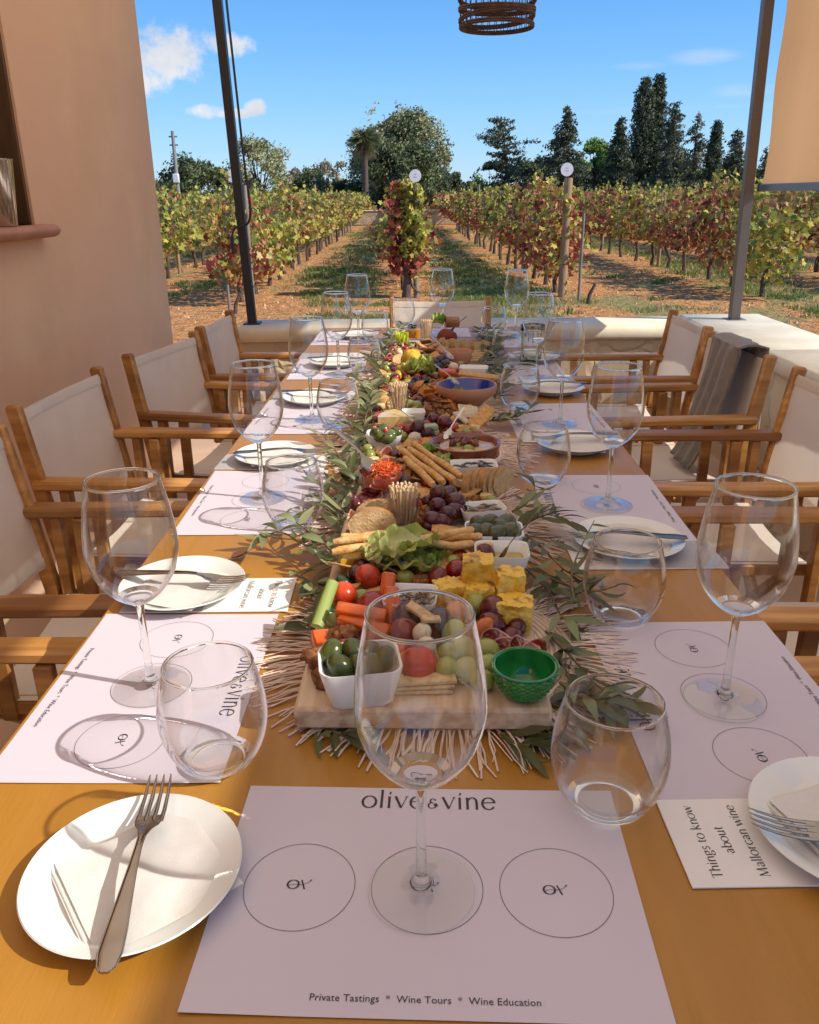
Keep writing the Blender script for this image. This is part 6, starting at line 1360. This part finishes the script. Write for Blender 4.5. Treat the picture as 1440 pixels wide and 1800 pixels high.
broad(458, 238, 100, 66, 'loose grey green tree with thinning crown behind the black post', OLV, 2, .8, .3, sparse=.12, clumps=30); broad(505, 285, 50, 70, 'pale thin tree right of the loose grey green tree', GY, 3, .45, .25, sparse=.2, clumps=16, ls=.15)
broad(583, 268, 56, 72, 'nearly bare pale twiggy tree between the palm and the black post', GY, 4, .35, .2, sparse=.22, clumps=22, ls=.13); broad(603, 312, 60, 64, 'small dark bush left of the palm trunk', DG, 5, 1.0, .05, clumps=14)
broad(702, 190, 146, 64, 'largest tree, an olive green broad crown behind the centre row', OLV + [(.06, .08, .03)], 6, 1.5, .12, clumps=70, ls=.13); broad(722, 250, 110, 60, 'dark green tree in front of the largest tree', DG, 7, 1.0, .05, clumps=26)
broad(800, 296, 24, 74, 'small pointed pale tree right of the largest tree', OLV, 8, .7, .1, clumps=10); broad(845, 312, 60, 66, 'dark rounded bush below the wind shaped cedar', DG + MG, 9, .9, .05, clumps=16)
broad(930, 288, 70, 64, 'dark green bush between the cedar and the fir', DG, 10, 1.0, .05, clumps=20); broad(1046, 238, 66, 66, 'brighter mid green pine crown between two dark conifers', MG, 11, 1.2, .1, clumps=30)
broad(1190, 285, 120, 70, 'dark mixed undergrowth trees below the loose conifers', DG + DC, 12, 1.0, .05, clumps=30)
conifer(897, 203, 84, 62, 'ragged wind shaped cedar with level boughs', DC, 20, 'rag', 1.1, -.8); conifer(989, 180, 92, 60, 'broad pointed dark fir right of the cedar', DC, 21, 'cone', 1.7)
conifer(1083, 200, 58, 60, 'dense pointed cypress left of the tallest one', DC[:2], 22, 'cone', 2.4); conifer(1120, 135, 34, 62, 'tallest cypress, left spire of the pair', DC, 23, 'cypress', 1.9); conifer(1135, 130, 30, 62.5, 'tallest cypress, right spire of the pair', DC, 24, 'cypress', 2.6, .3)
conifer(1160, 190, 50, 60, 'dark ragged conifer right of the tallest cypresses', DC, 25, 'rag', 1.3, .5); conifer(1178, 176, 46, 66, 'loose open conifer with drooping boughs', DC + GY[:1], 26, 'rag', .8, -.3); conifer(1214, 192, 70, 62, 'sparse open fir through which the sky shows', DC + GY[:1], 27, 'cone', .8)
conifer(1248, 213, 20, 60, 'very narrow dark cypress', DC[:2], 28, 'cypress', 3.0, name='cypress'); conifer(1284, 222, 62, 62, 'pointed dark fir left of the bronze post', DC, 29, 'cone', 1.5); conifer(1338, 255, 34, 66, 'small sparse conifer between the bronze post and the blind', DC, 30, 'cone', .8); conifer(1400, 250, 50, 66, 'dark conifer partly hidden by the blind', DC, 31, 'cone', 1.2)
for px, pt_, wd_, wh in ((862, 300, 60, 'below the cedar on its left'), (915, 292, 60, 'below the cedar on its right'), (960, 285, 60, 'left of the fir foot'), (1012, 280, 60, 'right of the fir foot'), (1062, 285, 50, 'between the pine and the pointed cypress'), (1100, 285, 60, 'at the foot of the tallest cypress pair'), (1145, 282, 60, 'right of the tallest cypress foot'), (1200, 288, 70, 'below the sparse open fir'), (1262, 292, 60, 'between the narrow cypress and the last fir'), (1310, 296, 50, 'left of the bronze post'), (780, 315, 60, 'right of the largest tree'), (545, 318, 70, 'left of the bare pale tree'), (400, 312, 60, 'right of the low round tree')):
    broad(px, pt_ - 18, wd_ * 1.25, 67 + (px % 5), 'dark green bush in the background, ' + wh, DG + DC, px, .9, .03, clumps=20)
# palm
def palm(px, ptop, D):
    rr = random.Random(8); bs = base_at(px, D); top = aty(px, ptop, D).z - SOIL; t = thing('palm_tree', 'palm with shaggy head in front of the largest tree', 'tree', bs); b = MB(); b.tube([(0, 0, -.2), (.05, 0, top * .5), (0, 0, top * .86)], [.24, .19, .22], 10); b.obj('trunk', 'bark', t); b = MB()
    for k in range(110):
        a = rr.uniform(0, 6.28); e = rr.uniform(-1.45, 1.2); L_ = rr.uniform(.85, 1.2); o = Vector((0, 0, top * .86)); d = Vector((math.cos(a) * math.cos(e), math.sin(a) * math.cos(e), math.sin(e))); cl = jit((.17, .19, .08) if e > -.3 else (.26, .22, .12), .25, rr)
        for q in range(9):
            f = (q - 4) / 4 * .55; dd = (d + Vector((-math.sin(a), math.cos(a), 0)) * f).normalized(); p0 = o + d * L_ * .35; p1 = p0 + dd * L_ * .75 + Vector((0, 0, -.25 * L_ * (1 + abs(f)))); w_ = Vector((0, 0, .05)); b.add([p0 - w_, p0 + w_, p1], [(0, 1, 2)], None, [cl] * 3)
        b.add([o, o + d * L_ * .38 + Vector((0, 0, .03)), o + d * L_ * .38 - Vector((0, 0, .03))], [(0, 1, 2)], None, [cl] * 3)
    b.obj('fronds', 'leaf', t, smooth=False)
palm(642, 222, 58)
# telegraph pole
pt = aty(303, 230, 52); pb = aty(314, 350, 52); t = thing('telegraph_pole', 'thin grey telegraph pole leaning slightly at the far left', 'pole', (pb.x, 52, SOIL)); b = MB(); b.tube([(0, 0, -.2), (pt.x - pb.x, 0, pt.z - SOIL)], [.14, .09], 10); b.obj('shaft', 'concrete', t); b = MB()
for dz in (.3, .75): b.box(pt.x - pb.x, 0, pt.z - SOIL - dz, .5, .08, .08)
b.obj('crossarm', 'concrete', t); b = MB(); b.box(.0 + (pt.x - pb.x) * .45, -.15, (pt.z - SOIL) * .5, .35, .2, .5, .03); b.obj('meter_box', 'white_enamel', t)
# far tan wall at the end of the path, far houses and the far tree line
a = at(662, 384, SOIL); b_ = at(722, 384, SOIL); YW = 46
t = thing('far_wall', 'pale tan stone wall closing the end of the path', 'wall', (aty(690, 370, YW).x, YW, SOIL)); b = MB(); b.box(0, 0, .35, 60, .4, .7, .05); b.obj('stone_face', 'stone', t); b = MB(); b.box(0, 0, .73, 60.1, .46, .06, .02); b.obj('coping', 'cap', t)
for px, py, w_, lab in ((622, 338, 3.0, 'small white house far off left of the path end'), (590, 345, 2.0, 'low white outbuilding far off left of the small house')):
    q = aty(px, py, 84); t = thing('far_house', lab, 'house', (q.x, 84, SOIL)); b = MB(); b.box(0, 0, q.z / 2, w_, 3, q.z + .2); b.obj('wall', 'white_enamel', t); b = MB(); b.box(0, 0, q.z + .2, w_ + .3, 3.3, .2); b.obj('roof', 'terracotta', t)
    b = MB(); b.box(0, -1.51, q.z * .6, .5, .04, .6); b.obj('window', 'dark_room', t)
b = MB(); rr = random.Random(44)
for k in range(15000):
    x = rr.uniform(-55, 60); y = rr.uniform(86, 98); h = 1.7 + 1.2 * noise.noise(Vector((x * .12, 0, 2))) + .8 * noise.noise(Vector((x * .5, 0, 7))); leafquad(b, Vector((x, y, SOIL + h * rr.random() ** .6)), .34 * rr.uniform(.6, 1.2), rr, jit(rr.choice(DG + OLV[:2]), .25, rr))
tl = b.obj('far_tree_line', 'leaf', None, smooth=False); tag(tl, 'low dark line of far off trees along the horizon', 'trees', kind='stuff')
for r_ in (-4, -3, -2, -1, 0, 1, 2, 3, 4, 5, 6):
    b = MB(); a = ends[r_] + ROWDIR * .2; pts = [a + ROWDIR * (d_ * 3.0) + Vector((0, 0, .74 + .02 * (d_ % 2))) for d_ in range(12)]; b.tube(pts, .004, 4); o = b.obj('trellis_wire', 'black_metal'); tag(o, 'thin trellis wire running along the ' + NM.get(r_, ordn(abs(r_)) + ' row'), 'wire', 'trellis wires along the vine rows')

# real caustics of the sun through the table glass
sl.cycles.is_caustics_light = True
for o in bpy.data.objects:
    if o.type == 'MESH':
        if o.parent and o.parent.name.startswith(('wine_glass', 'tumbler')): o.cycles.is_caustics_caster = True
        if o.name.startswith(('tabletop', 'place_mat', 'side_plate', 'dish', 'booklet')): o.cycles.is_caustics_receiver = True
cy.caustics_refractive = True
